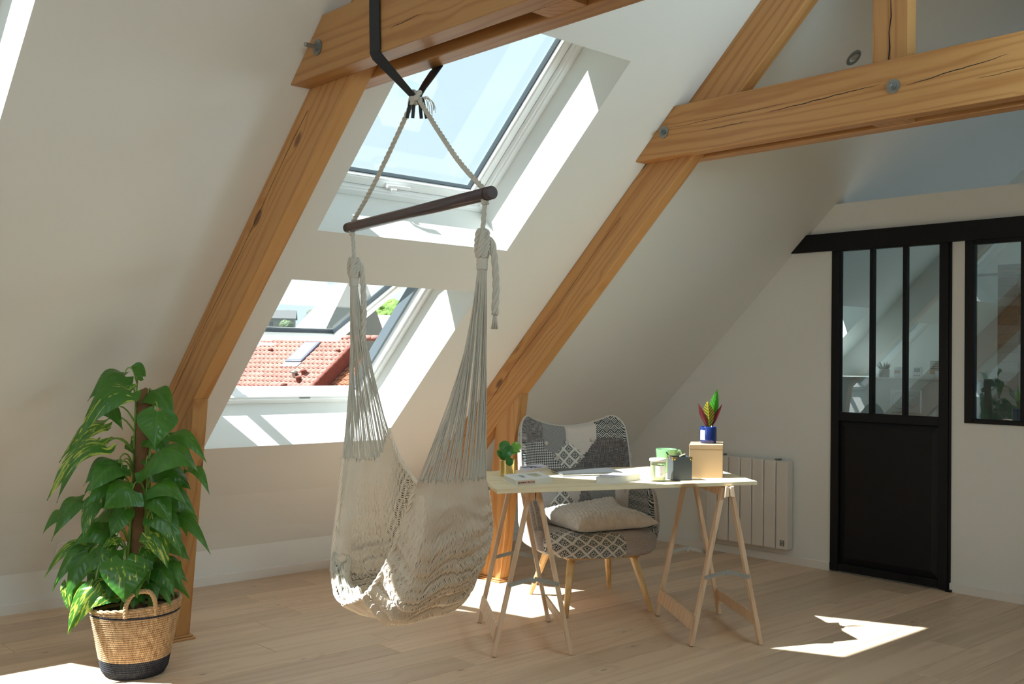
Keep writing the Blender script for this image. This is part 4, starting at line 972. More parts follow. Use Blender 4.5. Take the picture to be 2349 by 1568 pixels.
# main vines winding up the pole
vines = []
for k, a0 in enumerate((2.75, 5.1, 2.2, 5.7)):
    pts = []; top_u = (1.02, .92, .80, .66)[k]
    for i in range(26):
        u = i/25*top_u; c = pb+(pt_-pb)*u; an = a0+.28*math.sin(u*7+k)+(.1*k); rad_ = .038+.030*max(0, .45-u)*2.2
        pts.append(c+Vector((math.cos(an)*rad_, math.sin(an)*rad_, .0)))
    vines.append(pts); m = MB(); m.tube(pts, [.0085-.004*(i/25) for i in range(26)], 7); m.build('vine', M['stem'], pot, sm=True)
_r = random.Random(21)
for _k in range(16):
    _z = .36+.55*_r.random(); _a = _r.uniform(0, 6.28); _b = BC+Vector((math.cos(_a)*.09, math.sin(_a)*.09, _z)); _l = .11+.05*_r.random()
    _t = _b+Vector((math.cos(_a)*_l, math.sin(_a)*_l, -.05-.05*_r.random())); LEAVES.append((*_b, *_t, .075+.03*_r.random(), _r.choice((0, 0, 1))))
rr = random.Random(11)
for k, (bx, by, bz, tx, ty, tz, w, var) in enumerate(LEAVES):
    b = Vector((bx, by, bz)); t = Vector((tx, ty, tz)); L = (t-b).length
    lateral = abs(((t-b).normalized()).dot(Vector((.738, -.675, 0))))
    n = Vector((-.675, -.738, 0))*(.85)+Vector((0, 0, .75 if lateral > .5 else .35))+Vector((.738, -.675, 0))*rr.uniform(-.25, .25)
    d_ = t-b; t = b+d_*1.06; ar = (.30 if lateral > .45 else .10)*rr.uniform(.8, 1.2); leaf('leaf', b-d_*.04, t, w*((1.45 if k in (0, 1, 5, 7) else 1.15) if k < 13 else 1.28), n, ML[var], pot, fold=rr.uniform(.15, .55), droop=rr.uniform(.10, .25), arch=ar)
    # petiole back to the nearest vine
    best = min((p for vn in vines for p in vn), key=lambda p: (p-b).length+.8*max(0, p.z-b.z+.02)); m = MB()
    c1 = best+(b-best)*.35+Vector((0, 0, .05)); c2 = best+(b-best)*.75+Vector((0, 0, .045))
    m.tube([Vector(p) for p in catmull([tuple(best), tuple(c1), tuple(c2), tuple(b)], 9)], [.0042, .004, .0038, .0036, .0034, .0032, .003, .0028, .0022], 5); m.build('petiole', M['stem'], pot, sm=True)
# basket
def m_basket(name):
    n = NT(name); v = n.coord('UV'); a = n.n('ShaderNodeAttribute'); a.attribute_name = 'band'
    sp_ = n.n('ShaderNodeSeparateXYZ'); tg = n.n('ShaderNodeTexCoord'); n.l(tg.outputs['Object'], sp_.inputs[0]); z = sp_.outputs[2]
    nz_ = n.noise(n.coord('Object', (90, 90, 25)), 1, 3)
    straw = n.ramp(nz_, [(.3, (.36, .215, .105)), (.7, (.66, .47, .28))]); blk = n.ramp(nz_, [(.3, (.012, .014, .022)), (.7, (.045, .05, .065))])
    zz = n.math('ADD', z, n.math('MULTIPLY', n.math('SUBTRACT', nz_, .5), .004))
    lowb = n.math('LESS_THAN', zz, .078); band = n.math('MULTIPLY', n.math('GREATER_THAN', zz, .268), n.math('LESS_THAN', zz, .2785))
    n.base(n.mix(n.math('MAXIMUM', lowb, band), straw, blk)); n.setp('Roughness', .8); n.bump(nz_, .3, .002); return n.m
bask = thing('woven_basket', 'straw basket with a black base, holding the tall leafy plant', 'basket', (BC.x, BC.y, 0))
def basket_r(z): return .116+.014*min(1, z/.03)**.7+(.190-.130)*z/.305
nA, nZ = 480, 200; an = np.linspace(0, 2*np.pi, nA, endpoint=False); zz = np.linspace(.0, .305, nZ); Zg, Ag = np.meshgrid(zz, an, indexing='ij')
rad = np.array([basket_r(z) for z in zz])[:, None]; row = .0095; rowi = np.floor(Zg/row)
prof_ = np.sqrt(np.clip(1-((Zg/row-rowi)*2-1)**2*.9, 0, 1)); st = np.abs(np.sin(Ag*58+(rowi % 2)*np.pi/2+((Zg/row-rowi)-.5)*1.3))
Rg = rad+.0046*prof_+.0044*st*prof_-.0040
lean = .0; rimz = .014*np.cos(Ag+.74)*(Zg/.305)
Vb = np.stack([Rg*np.cos(Ag), Rg*np.sin(Ag), Zg+rimz], -1).reshape(-1, 3)
Fb = [(i*nA+k, i*nA+(k+1) % nA, (i+1)*nA+(k+1) % nA, (i+1)*nA+k) for i in range(nZ-1) for k in range(nA)]
M['basket'] = m_basket('woven_seagrass'); mk('body', Vb, Fb, M['basket'], bask, sm=True, local=True)
m = MB(); m.lathe([(.184, .296), (.182, .288), (.128, .03), (.0, .012)], (0, 0, 0), 48); o = m.build('inside', M['basket'], bask, local=True, sm=True)
m = MB(); pts = [(math.cos(a)*.187, math.sin(a)*.187, .304+.014*math.cos(a+.74)) for a in np.linspace(0, 2*math.pi, 40)]; rope(m, pts, .0085, 60, 5, 3, .01); m.build('rim', M['basket'], bask, sm=True, local=True)
M['straw'] = plain('straw_cord', (.52, .35, .19), .8, bump=(300, .4, .002), var=.3)
for ang in (-1.86, 1.28):
    c = Vector((math.cos(ang)*.188, math.sin(ang)*.190, .302)); tdir = Vector((-math.sin(ang), math.cos(ang), 0)); m = MB()
    pts = [c-tdir*.062+Vector((0, 0, -.02)), c-tdir*.060+Vector((0, 0, .03)), c-tdir*.038+Vector((0, 0, .072)), c+Vector((0, 0, .086)), c+tdir*.036+Vector((0, 0, .078)), c+tdir*.055+Vector((0, 0, .04)), c+tdir*.058+Vector((0, 0, -.02))]
    P = catmull([tuple(p) for p in pts], 60)
    rope(m, [tuple(p) for p in P[::5]], .0095, 150, 6, 3, .004); m.tube([Vector(p) for p in P], .0058, 7); m.build('handle', M['straw'], bask, sm=True, local=True)

# ---------------- things on the desk ----------------
M['paper'] = plain('page_edges', (.74, .71, .65), .9, bump=(900, .2, .0004)); M['cover'] = plain('white_cover', (.80, .82, .82), .45); M['lav'] = plain('lavender_cover', (.66, .64, .76), .5)
M['kraft'] = plain('kraft_board', (.45, .30, .17), .85, bump=(500, .2, .0006)); M['pinkpage'] = plain('cream_pages', (.68, .55, .43), .9)
M['ink'] = plain('black_print', (.02, .03, .05), .6); M['label_o'] = plain('salmon_label', (.72, .47, .34), .6)
def quad_slab(name, q, z0, z1, mat, parent=None, grow=0):
    c = sum((Vector((*p, 0)) for p in q), Vector())/4; Q = [Vector((*p, 0))+(Vector((*p, 0))-c).normalized()*grow for p in q]
    m = MB(); m.hexa([(p.x, p.y, z0) for p in Q]+[(p.x, p.y, z1) for p in Q]); return fixn(m.build(name, mat, parent))
def text(s, size, M4, mat, parent, name='lettering', ext=.0002, bold=True):
    cu = bpy.data.curves.new(name, 'FONT'); cu.body = s; cu.size = size; cu.extrude = ext; cu.align_x = 'LEFT'; cu.align_y = 'CENTER'; cu.offset = .012*size if bold else 0
    tmp = bpy.data.objects.new('tmp', cu); COL.objects.link(tmp); bpy.context.view_layer.update()
    me = bpy.data.meshes.new_from_object(tmp); bpy.data.objects.remove(tmp); me.transform(M4); me.materials.append(mat)
    o = bpy.data.objects.new(name, me); COL.objects.link(o)
    o.parent = parent; o.location = -Vector(parent['_loc']); return o
def book(label, q, z0, h, cover, pages, spine=(0, 1)):
    """q: four corners; spine edge q[0]-q[1]"""
    c = sum((Vector((*p, 0)) for p in q), Vector())/4; r = thing('book', label, 'book', (c.x, c.y, z0))
    quad_slab('pages', q, z0+.0015, z0+h-.0015, pages, r, -.004); bevel(quad_slab('cover', q, z0+h-.0015, z0+h, cover, r), .0004); quad_slab('cover', q, z0, z0+.0015, cover, r)
    a, b_ = Vector((*q[spine[0]], 0)), Vector((*q[spine[1]], 0)); d = (b_-a).normalized(); nn_ = Vector((d.y, -d.x, 0)); 
    if nn_.dot(c-a) > 0: nn_ = -nn_
    m = MB(); m.hexa([tuple(p+Vector((0, 0, z))) for z in (z0, z0+h) for p in (a, b_, b_-nn_*.002, a-nn_*.002)]); bevel(fixn(m.build('spine', cover, r)), .0006)
    return r, a, b_, d, nn_
def frame_m(o, x, y, z=None):
    x = Vector(x).normalized(); y = Vector(y).normalized(); z = x.cross(y); Mx = Matrix((x, y, z)).transposed().to_4x4(); Mx.translation = Vector(o); return Mx
M['bookw'] = plain('ivory_cover', (.70, .66, .58), .5)
b1q = [(3.268, 3.535), (3.484, 3.515), (3.620, 3.752), (3.380, 3.748)]
r, a, b_, d, n1_ = book('thick white paperback with an orange spine label, nearest the gold pot', b1q, TZ, .026, M['cover'], M['paper'])
m = MB(); m.hexa([tuple(p+Vector((0, 0, z))+n1_*o_) for z in (TZ+.001, TZ+.0255) for p, o_ in ((a, .0005), (b_, .0005), (b_, 0), (a, 0))]); fixn(m.build('spine_wrap', M['bookw'], r))
la, lb = a+d*.010, a+d*.112; m = MB(); m.hexa([tuple(p+Vector((0, 0, z))+n1_*o_) for z in (TZ+.004, TZ+.0215) for p, o_ in ((la, .001), (lb, .001), (lb, .0004), (la, .0004))]); fixn(m.build('spine_label', M['label_o'], r))
# the spine reads upside down, as the book lies
text('Victor Hugo  Les Misérables', .0088, frame_m(lb+n1_*.0013+Vector((-.003, 0, TZ+.0125)), -d, (0, 0, -1)), M['ink'], r)
cd = Vector((.68, .73, 0)).normalized(); o_ = Vector((3.40, 3.615, TZ+.0262))
for k in range(2):
    text('LES' if k else 'MIS', .026, frame_m(Vector((3.385+.03*k, 3.60+.045*k, TZ+.0263)), (.2, .98, 0), (-.98, .2, 0)), M['ink'], r)
M['print'] = plain('printed_picture', (.50, .50, .36), .6, var=.5)
m = MB(); m.hexa([(3.44, 3.58, TZ+.0262), (3.50, 3.60, TZ+.0262), (3.55, 3.70, TZ+.0262), (3.48, 3.70, TZ+.0262), (3.44, 3.58, TZ+.0264), (3.50, 3.60, TZ+.0264), (3.55, 3.70, TZ+.0264), (3.48, 3.70, TZ+.0264)]); m.build('cover_picture', M['print'], r)
b2q = [(3.640, 3.862), (3.868, 3.938), (3.945, 4.066), (3.752, 4.031)]
r, a, b_, d, n_ = book('small paperback with a sketched lavender cover, behind the thick white book', b2q, TZ, .019, M['lav'], M['pinkpage'], (3, 0))
m = MB(); rr = random.Random(8)
for k in range(9):
    s0 = Vector((3.74+.10*rr.random(), 3.93+.06*rr.random(), TZ+.0195)); pts = [s0+Vector((.014*i*math.cos(k)+.008*math.sin(i*2+k), .010*i*math.sin(k)+.006*math.cos(i*3), 0)) for i in range(5)]; m.tube([Vector(p) for p in catmull([tuple(p) for p in pts], 14)], .0009, 4)
m.build('drawing', M['ink'], r)
b3q = [(3.650, 3.388), (3.712, 3.325), (3.925, 3.347), (3.850, 3.462)]
r, a, b_, d, n_ = book('paperback with a pale mauve cover in the sun, beside the candle jar', b3q, TZ, .031, M['lav'], M['paper'], (0, 3))
# laptop
LQ = [(3.717, 3.679), (4.020, 3.548), (4.128, 3.745), (3.832, 3.880)]
lt = thing('laptop', 'closed slim laptop lying between the books and the chair', 'laptop', (3.92, 3.71, TZ))
M['alu'] = plain('brushed_aluminium', (.55, .56, .57), .3, .9); M['alud'] = plain('dark_laptop_lid', (.075, .08, .085), .45, .3)
bevel(quad_slab('base', LQ, TZ+.003, TZ+.010, M['alu'], lt), .002); bevel(quad_slab('lid', LQ, TZ+.0105, TZ+.0155, M['alud'], lt), .002)
quad_slab('foot', [(p[0]*.96+3.924*.04, p[1]*.96+3.713*.04) for p in LQ], TZ, TZ+.003, M['dark'], lt)
m = MB(); m.lathe([(0, 0), (.013, 0), (.013, .0003), (0, .0003)], (3.925, 3.715, TZ+.0156), 20); m.build('lid_mark', plain('polished_mark', (.35, .37, .38), .1, .9), lt)
# gold pot with a pilea
gp = thing('gold_pot', 'small gold metal pot at the left end of the desk', 'pot', (3.513, 3.865, TZ))
M['gold'] = plain('brushed_brass', (.83, .62, .24), .28, 1.0); m = MB(); m.lathe([(0, .0), (.037, 0), (.0395, .002), (.0395, .081), (.0385, .082), (.0375, .081), (.0365, .012), (0, .01)], (0, 0, 0), 40); bevel(m.build('body', M['gold'], gp, sm=True, local=True), .0005)
pl = thing('pilea_plant', 'small round-leaved green plant growing in the gold pot', 'plant', (3.513, 3.865, TZ+.065))
m = MB(); m.lathe([(0, .0), (.0365, .0)], (0, 0, .0), 24); m.build('soil', M['soil'], pl, local=True)
PC = Vector((3.513, 3.865, 0)); RT = Vector((.738, -.675, 0)); FW = Vector((-.675, -.738, 0))
mp_ = m_leaf('pilea_leaf', 0, (.02, .13, .03), (.04, .22, .03)); mp2 = m_leaf('pilea_leaf_pale', 0, (.16, .36, .05), (.22, .45, .07))
def px(cx, cz, s=0): return PC+RT*cx+Vector((0, 0, cz))+FW*s
for k, (x0, z0, x1, z1, w, s, mt) in enumerate([(.005, .965, -.038, .925, .060, .02, mp_), (.010, .900, .002, .958+.0, .045, .025, mp_), (-.012, .935, .004, .885, .048, .035, mp_), (.008, .893, .012, .850, .040, .045, mp_), (.018, .950, .068, .940, .045, -.01, mp2), (.020, .925, .050, .915, .038, -.015, mp2), (-.03, .93, -.045, .90, .035, .0, mp2), (-.012, .875, -.055, .925, .026, .01, mp_), (.02, .93, .066, .918, .018, .0, mp2)]):
    b = px(x0, z0, s); t = px(x1, z1, s); leaf('leaf', b, t, w, FW+Vector((0, 0, .4)), mt, pl, fold=.1, droop=.08, shape='round', heart=.05, nu=8, nv=6)
    m = MB(); m.tube([Vector(p) for p in catmull([tuple(px(0, .865, 0)), tuple(px(x0*.5, .89, s*.5)), tuple(b)], 7)], .0013, 5); m.build('stem', M['stem'], pl, sm=True)
# candle jar
cj = thing('candle_jar', 'white candle in a glass jar with a wooden lid', 'candle', (3.954, 3.262, TZ))
m = MB(); m.lathe([(0, 0), (.036, 0), (.0385, .003), (.0385, .094), (.0375, .095), (.0365, .094), (.0365, .010), (.034, .008), (0, .008)], (0, 0, 0), 40); m.build('jar', M['jar_glass'], cj, sm=True, local=True)
M['wax'] = plain('cream_wax', (.80, .78, .66), .5); m = MB(); m.lathe([(0, .009), (.0358, .009), (.0358, .076), (0, .077)], (0, 0, 0), 36); bevel(m.build('wax', M['wax'], cj, sm=True, local=True), .001)
m = MB(); m.tube([(0, 0, .076), (.001, 0, .086)], .0009, 6); m.build('wick', M['kraft'], cj, local=True)
M['lidw'] = plain('whitewashed_wood', (.74, .68, .60), .6); m = MB(); m.lathe([(0, .088), (.0362, .088), (.0362, .097), (.041, .0975), (.042, .100), (.042, .108), (.040, .111), (0, .112)], (0, 0, 0), 40); bevel(m.build('lid', M['lidw'], cj, sm=True, local=True), .0006)
m = MB(); a0 = math.atan2(-.86, -.5); vv = []
for i in range(13):
    a_ = a0+(-.75+1.5*i/12)+.1
    for z in (.022, .078): vv.append((.0390*math.cos(a_), .0390*math.sin(a_), z))
m.add(vv, [(2*i, 2*i+2, 2*i+3, 2*i+1) for i in range(12)]); lo = m.build('paper_label', plain('white_label', (.84, .83, .80), .7), cj, sm=True, local=True)
m = MB()
for k, (z, hw) in enumerate(((.041, .25), (.036, .18), (.031, .12))):
    vv = []; 
    for i in range(5):
        a_ = a0+.1-hw+2*hw*i/4
        for dz in (0, .0015): vv.append((.0393*math.cos(a_), .0393*math.sin(a_), z+dz))
    m.add(vv, [(2*i, 2*i+2, 2*i+3, 2*i+1) for i in range(4)])
m.build('printed_line', plain('grey_print', (.4, .4, .4), .7), lo, local=True)
# green mug
mg = thing('green_mug', 'pale green ceramic mug behind the candle and the pen box', 'mug', (4.300, 3.491, TZ))
M['mug'] = plain('green_glaze', (.17, .36, .17), .15, coat=.5); m = MB(); m.lathe([(0, 0), (.034, 0), (.038, .003), (.050, .060), (.0555, .121), (.0550, .1235), (.0535, .121), (.048, .060), (.034, .008), (0, .007)], (0, 0, 0), 44); m.build('body', M['mug'], mg, sm=True, local=True)
hd = Vector((.80, -.60, 0)); m = MB(); m.tube([Vector(p) for p in catmull([tuple(hd*.050+Vector((0, 0, .108))), tuple(hd*.072+Vector((0, 0, .113))), tuple(hd*.082+Vector((0, 0, .085))), tuple(hd*.068+Vector((0, 0, .045))), tuple(hd*.044+Vector((0, 0, .035)))], 20)], .0062, 10); m.build('handle', M['mug'], mg, sm=True, local=True)
# pen box
FLp, FRp, BLp = Vector((4.027, 3.226, 0)), Vector((4.113, 3.178, 0)), Vector((4.068, 3.292, 0)); e1 = (FRp-FLp); e2 = (BLp-FLp)*1.1; hb = .115
M['slate'] = plain('slate_card', (.055, .065, .075), .6, bump=(800, .2, .0004)); bx = thing('pen_box', 'dark slate pen box with brass corners on the desk', 'pen box', (4.09, 3.235, TZ))
m = MB(); t = .004
def wall_seg(a, b, inn):
    dd = (b-a); n_ = Vector((-dd.y, dd.x, 0)).normalized(); 
    if n_.dot(inn-a) < 0: n_ = -n_
    m.hexa([tuple(p+Vector((0, 0, z))) for z in (TZ, TZ+hb) for p in (a, b, b+n_*t, a+n_*t)])
ctr = FLp+e1*.5+e2*.5; Q = [FLp, FRp, FRp+e2, FLp+e2]
for i in range(4): wall_seg(Q[i], Q[(i+1) % 4], ctr)
m.hexa([tuple(p+Vector((0, 0, z))) for z in (TZ, TZ+.004) for p in Q]); fixn(m.build('body', M['slate'], bx))
for i in (0, 1, 3):
    c = Q[i]; c = c+(c-ctr).normalized()*.0012; da = (Q[(i+1) % 4]-Q[i]).normalized(); db = (Q[i-1]-Q[i]).normalized(); m = MB()
    for dd in (da, db):
        m.add([tuple(c+Vector((0, 0, TZ+hb+.001))), tuple(c+dd*.019+Vector((0, 0, TZ+hb+.001))), tuple(c+dd*.014+Vector((0, 0, TZ+hb-.010))), tuple(c+dd*.004+Vector((0, 0, TZ+hb-.019))), tuple(c+Vector((0, 0, TZ+hb-.014)))], [(0, 1, 2, 3, 4)])
        m.sphere(tuple(c+dd*.009+Vector((0, 0, TZ+hb-.012))), .0022, 8)
    o = m.build('brass_corner', M['gold'], bx); sd_ = o.modifiers.new('s', 'SOLIDIFY'); sd_.thickness = .0012; sd_.offset = 0
pen = thing('pencil', 'dark-tipped pencil leaning in the slate box', 'pencil', tuple(ctr+Vector((0, 0, TZ+.005))))
pa, pb2 = ctr+e1*.25+e2*.2+Vector((0, 0, TZ+.006)), FLp+e2*.45-e1*.10+Vector((-.012, .006, TZ+hb+.022))
dv = (pb2-pa); m = MB(); m.tube([pa, pa+dv*.90], .0036, 6); m.build('shaft', plain('natural_pencil', (.68, .55, .38), .5), pen); m = MB(); m.tube([pa+dv*.90, pb2], .0037, 6); m.build('tip', M['ink'], pen)
p2 = MB(); p2.tube([ctr+e2*.3+e1*.1+Vector((0, 0, TZ+hb-.002)), ctr+e2*.55+e1*.45+Vector((0, 0, TZ+hb+.006))], .0035, 6); tag(p2.build('pencil', plain('pale_pencil', (.72, .60, .36), .5)), 'pale pencil lying across the back rim of the slate box', 'pencil')
# cardboard box with the blue pot on it
bf = Vector((4.188, 3.254, 0)); br_ = Vector((4.325, 3.150, 0)); bd = Vector((.165, .118, 0)); BQ = [bf, br_, br_+bd, bf+bd]; BH = .167
kb = thing('cardboard_box', 'plain cardboard box standing on the desk under the blue pot', 'box', (4.34, 3.26, TZ))
m = MB(); m.hexa([tuple(p+Vector((0, 0, z))) for z in (TZ, TZ+BH-.020) for p in BQ]); bevel(fixn(m.build('body', M['kraft'], kb)), .0015)
cB = sum(BQ, Vector())/4; m = MB(); m.hexa([tuple(p+(p-cB).normalized()*.0009+Vector((0, 0, z))) for z in (TZ+BH-.021, TZ+BH) for p in BQ]); bevel(fixn(m.build('lid', M['kraft'], kb)), .0015)
bp = thing('blue_pot', 'small royal blue plant pot on top of the cardboard box', 'pot', (4.352, 3.262, TZ+BH))
M['blue'] = plain('cobalt_glaze', (.006, .022, .14), .12, coat=.6); m = MB(); m.lathe([(0, .0), (.038, 0), (.0405, .003), (.0425, .012), (.0425, .082), (.0415, .085), (.0395, .084), (.039, .012), (0, .01)], (0, 0, 0), 44); m.build('body', M['blue'], bp, sm=True, local=True)
m = MB(); a0 = math.atan2(.10, -.99); vv = []
for i in range(9):
    a_ = a0-.36+.72*i/8
    for z in (.018, .068): vv.append((.0430*math.cos(a_), .0430*math.sin(a_), z))
m.add(vv, [(2*i, 2*i+2, 2*i+3, 2*i+1) for i in range(8)]); m.build('paper_label', plain('white_label_b', (.84, .84, .84), .6), bp, sm=True, local=True)
cr = thing('croton_plant', 'croton seedling with one green, one yellow and two red leaves, in the blue pot', 'plant', (4.352, 3.262, TZ+BH+.07))
m = MB(); m.lathe([(0, .0), (.039, .0)], (0, 0, 0), 24); m.build('soil', M['soil'], cr, local=True)
def m_croton(name, a, b_, vein):
    n = NT(name); u = n.n('ShaderNodeUVMap'); u.uv_map = 'uv'; x = n.n('ShaderNodeSeparateXYZ'); n.l(u.outputs[0], x.inputs[0]); ax_ = n.math('ABSOLUTE', x.outputs[0])
    f = n.math('MAXIMUM', n.math('LESS_THAN', ax_, .08), n.math('LESS_THAN', n.math('FRACT', n.math('SUBTRACT', n.math('MULTIPLY', x.outputs[1], 9), n.math('MULTIPLY', ax_, 2))), .28))
    c = n.mix(n.math('MULTIPLY', f, .9), n.mix(n.math('POWER', ax_, 3), a, b_), vein); n.base(c); n.setp('Roughness', .3)
    tl = n.n('ShaderNodeBsdfTranslucent'); n.l(c, tl.inputs[0]); ms = n.n('ShaderNodeMixShader'); ms.inputs[0].default_value = .35; n.l(n.b.outputs[0], ms.inputs[1]); n.l(tl.outputs[0], ms.inputs[2]); n.l(ms.outputs[0], n.out.inputs[0]); return n.m
PC = Vector((4.352, 3.262, 0)); Zb = TZ+BH+.075
G_, Y_, R_ = m_croton('croton_green', (.03, .20, .015), (.06, .30, .02), (.10, .38, .03)), m_croton('croton_yellow', (.10, .14, .02), (.28, .07, .02), (.60, .42, .04)), m_croton('croton_red', (.09, .012, .02), (.05, .008, .015), (.22, .03, .03))
for (x0, z0, x1, z1, w, s, mt, nn_) in [(.010, .0, .047, .205, .050, -.01, G_, FW), (.004, .0, -.008, .140, .062, .015, Y_, FW), (-.006, .0, -.057, .130, .030, .02, R_, FW-RT*.7), (.014, .0, .070, .125, .026, .0, R_, FW+RT*.8)]:
    o = leaf('leaf', px(x0, Zb+z0, s), px(x1, Zb+z1, s), w, nn_, mt, cr, fold=.35, droop=.10, shape='lance', heart=0)
    m = MB(); m.tube([px(.004, Zb-.012, 0), px(x0, Zb+z0+.012, s)], .002, 6); m.build('stem', M['stem'], cr)
# ---------------- radiator ----------------
rd = thing('radiator', 'white finned wall radiator behind the right end of the desk', 'radiator', (XE-.04, 4.29, .10))
for k in range(7):
    y0 = 3.975+k*.0985; m = MB(); m.box((XE-.080, y0+.0035, .10), (XE-.012, y0+.095, .705)); bevel(m.build('fin', M['rad'], rd), .008, 3)
m = MB(); m.box((XE-.055, 3.985, .13), (XE-.004, 4.655, .67)); m.build('back_plate', M['rad'], rd)
m = MB(); m.box((XE-.0815, 4.0, .125), (XE-.0795, 4.035, .165)); c = m.build('control_panel', M['steel'], rd); m = MB(); A = Matrix.Rotation(-math.pi/2, 3, 'Y')
for z in (.134, .154): m.lathe([(0, 0), (.005, 0), (.005, .003), (0, .003)], (XE-.0815, 4.015, z), 10, ax=A)
m.build('button', M['rad'], c)
for y in (4.09, 4.55): MB().box((XE-.05, y-.012, .66), (XE-.0, y+.012, .715)).build('bracket', M['steel'], rd)
# ---------------- black glazed sliding door ----------------
dr = thing('door_1', None, None, (XE, (DY0+DY1)/2, 0)); dr['kind'] = 'structure'
dx0, dx1 = XE-.018, XE+.030
def dbox(name, y0, y1, z0, z1, xa=None, xb=None, par=None, mat=None, bw=.003):
    m = MB(); m.box((dx0 if xa is None else xa, y0, z0), (dx1 if xb is None else xb, y1, z1)); o = m.build(name, mat or M['black'], par or dr)
    if bw: bevel(o, bw)
    return o
dbox('stile', 3.632, 3.692, .008, 2.15); dbox('stile', 2.896, 2.956, .008, 2.15); dbox('stile', 2.882, 2.896, .0, 2.15, XE-.012, XE+.02)
dbox('mid_rail', 2.956, 3.632, 1.002, 1.058); dbox('bottom_rail', 2.956, 3.632, .010, .060); dbox('top_rail', 2.956, 3.632, 2.125, 2.15)
m = MB(); a, b_, c, d = 2.956, 3.632, .060, 1.002; i_ = .045; xf, xr_ = XE-.010, XE+.006
m.add([(xf+.012, a, c), (xf+.012, b_, c), (xf+.012, b_, d), (xf+.012, a, d), (xf, a+i_, c+i_), (xf, b_-i_, c+i_), (xf, b_-i_, d-i_), (xf, a+i_, d-i_), (xr_+.02, a, c), (xr_+.02, b_, c), (xr_+.02, b_, d), (xr_+.02, a, d)],
      [(0, 1, 5, 4), (1, 2, 6, 5), (2, 3, 7, 6), (3, 0, 4, 7), (4, 5, 6, 7), (8, 11, 10, 9)]); fixn(m.build('panel', M['black'], dr))
my = (3.632-2.956)/3
for k in (1, 2): dbox('mullion', 2.956+my*k-.011, 2.956+my*k+.011, 1.058, 2.125, bw=.002)
for k in range(3): dbox('pane', 2.956+my*k+.008, 2.956+my*(k+1)-.008, 1.055, 2.128, XE+.004, XE+.008, mat=M['glass_int'], bw=0)
m = MB(); q = [(4.043, 2.132), (3.924, 2.250), (1.3, 2.250), (1.3, 2.132)]
v, f = prism_x(q, XE-.035, XE-.001); o = fixn(m.add(v, f).build('door_track', M['black'])); bevel(o, .002); tag(o, 'long black steel sliding-door track cut to the slope, above the black door', 'door track')
MB().box((XE-.030, 2.868, 0), (XE+.0, 2.905, .014)).build('floor_guide', M['black'], dr)
# interior window
iw = thing('window_9', None, None, (XE, 2.2, WZ0)); iw['kind'] = 'structure'
dbox('frame', WY1-.055, WY1, WZ0, WZ1, XE-.014, XE+.04, iw); dbox('frame', WY0, WY1-.055, WZ0, WZ0+.028, XE-.014, XE+.04, iw); dbox('frame', WY0, WY1-.055, WZ1-.028, WZ1, XE-.010, XE+.04, iw); dbox('frame', WY0, WY0+.05, WZ0+.028, WZ1-.028, XE-.014, XE+.04, iw)
for k in range(1, 4): dbox('mullion', WY1-.055-.297*k, WY1-.030-.297*k, WZ0+.028, WZ1-.028, XE-.012, XE+.035, iw, bw=.002)
for k in range(4): dbox('pane', max(WY0+.045, WY1-.050-.297*(k+1)), WY1-.05-.297*k, WZ0+.02, WZ1-.02, XE+.008, XE+.012, iw, M['glass_int'], 0)
# ---------------- bathroom behind the glass ----------------
BXX = 7.6
m = MB(); v, f = prism_x([(3.42, 0), (3.42, 1.262), (4.60, 1.262), (4.60, 0)], BXX, XG); wc = fixn(m.add(v, f).build('wall_ledge', M['wall'])); wc['kind'] = 'structure'
m = MB(); m.box((BXX-.01, 3.41, 1.262), (XG, 4.61, 1.276)); o = m.build('trim_1', M['trim']); o['kind'] = 'structure'; bevel(o, .002)
fp = thing('flush_plate', 'white dual flush plate on the ledge wall behind the door glass', 'flush plate', (BXX, 3.84, 1.095))
m = MB(); m.box((BXX-.012, 3.718, 1.010), (BXX, 3.963, 1.182)); bevel(m.build('plate', M['pvc'], fp), .006, 3)
for y, r_ in ((3.885, .060), (3.785, .042)):
    m = MB(); m.lathe([(0, 0), (r_-.002, 0), (r_, -.002+.002), (r_, .003), (r_-.002, .005), (0, .005)], (BXX-.0125, y, 1.10), 32, ax=A); bo_ = fixn(m.build('button', M['pvc'], fp)); 
    m = MB(); m.lathe([(r_+.0005, 0), (r_+.003, 0), (r_+.003, .0012), (r_+.0005, .0012)], (BXX-.012, y, 1.10), 32, ax=A); m.build('groove', M['steel'], bo_)
IX = BXX+.10; ZL = 1.276
s1 = thing('succulent_pot', 'tiny spiky succulent in a metal pot on the bathroom ledge', 'potted plant', (IX, 4.075, ZL)); m = MB(); m.lathe([(0, 0), (.036, 0), (.040, .004), (.044, .062), (.041, .064), (.038, .05), (0, .05)], (0, 0, 0), 28); m.build('pot', M['steel'], s1, sm=True, local=True)
ms_ = plain('grey_green_succulent', (.06, .11, .09), .6)
rr = random.Random(3)
for k in range(16):
    a_ = k*2.4; el = .35+.75*(k/16); L_ = .065; dv = Vector((math.cos(a_)*math.cos(el), math.sin(a_)*math.cos(el), math.sin(el)))
    m = MB(); m.tube([Vector((0, 0, .055)), Vector((0, 0, .055))+dv*L_*.5, Vector((0, 0, .058))+dv*L_+Vector((0, 0, .01))], [.008, .007, .0008], 5); m.build('leaf', ms_, s1, local=True)
s2 = thing('white_candle_cup', 'white cup with a brown label on the bathroom ledge', 'cup', (IX, 3.942, ZL)); m = MB(); m.lathe([(0, 0), (.036, 0), (.043, .008), (.045, .05), (.043, .082), (.040, .084), (.038, .078), (0, .07)], (0, 0, 0), 28); m.build('body', M['pvc'], s2, sm=True, local=True)
m = MB(); m.box((-.0465, -.022, .034), (-.043, .022, .056)); m.build('label', M['label_o'], s2, local=True)
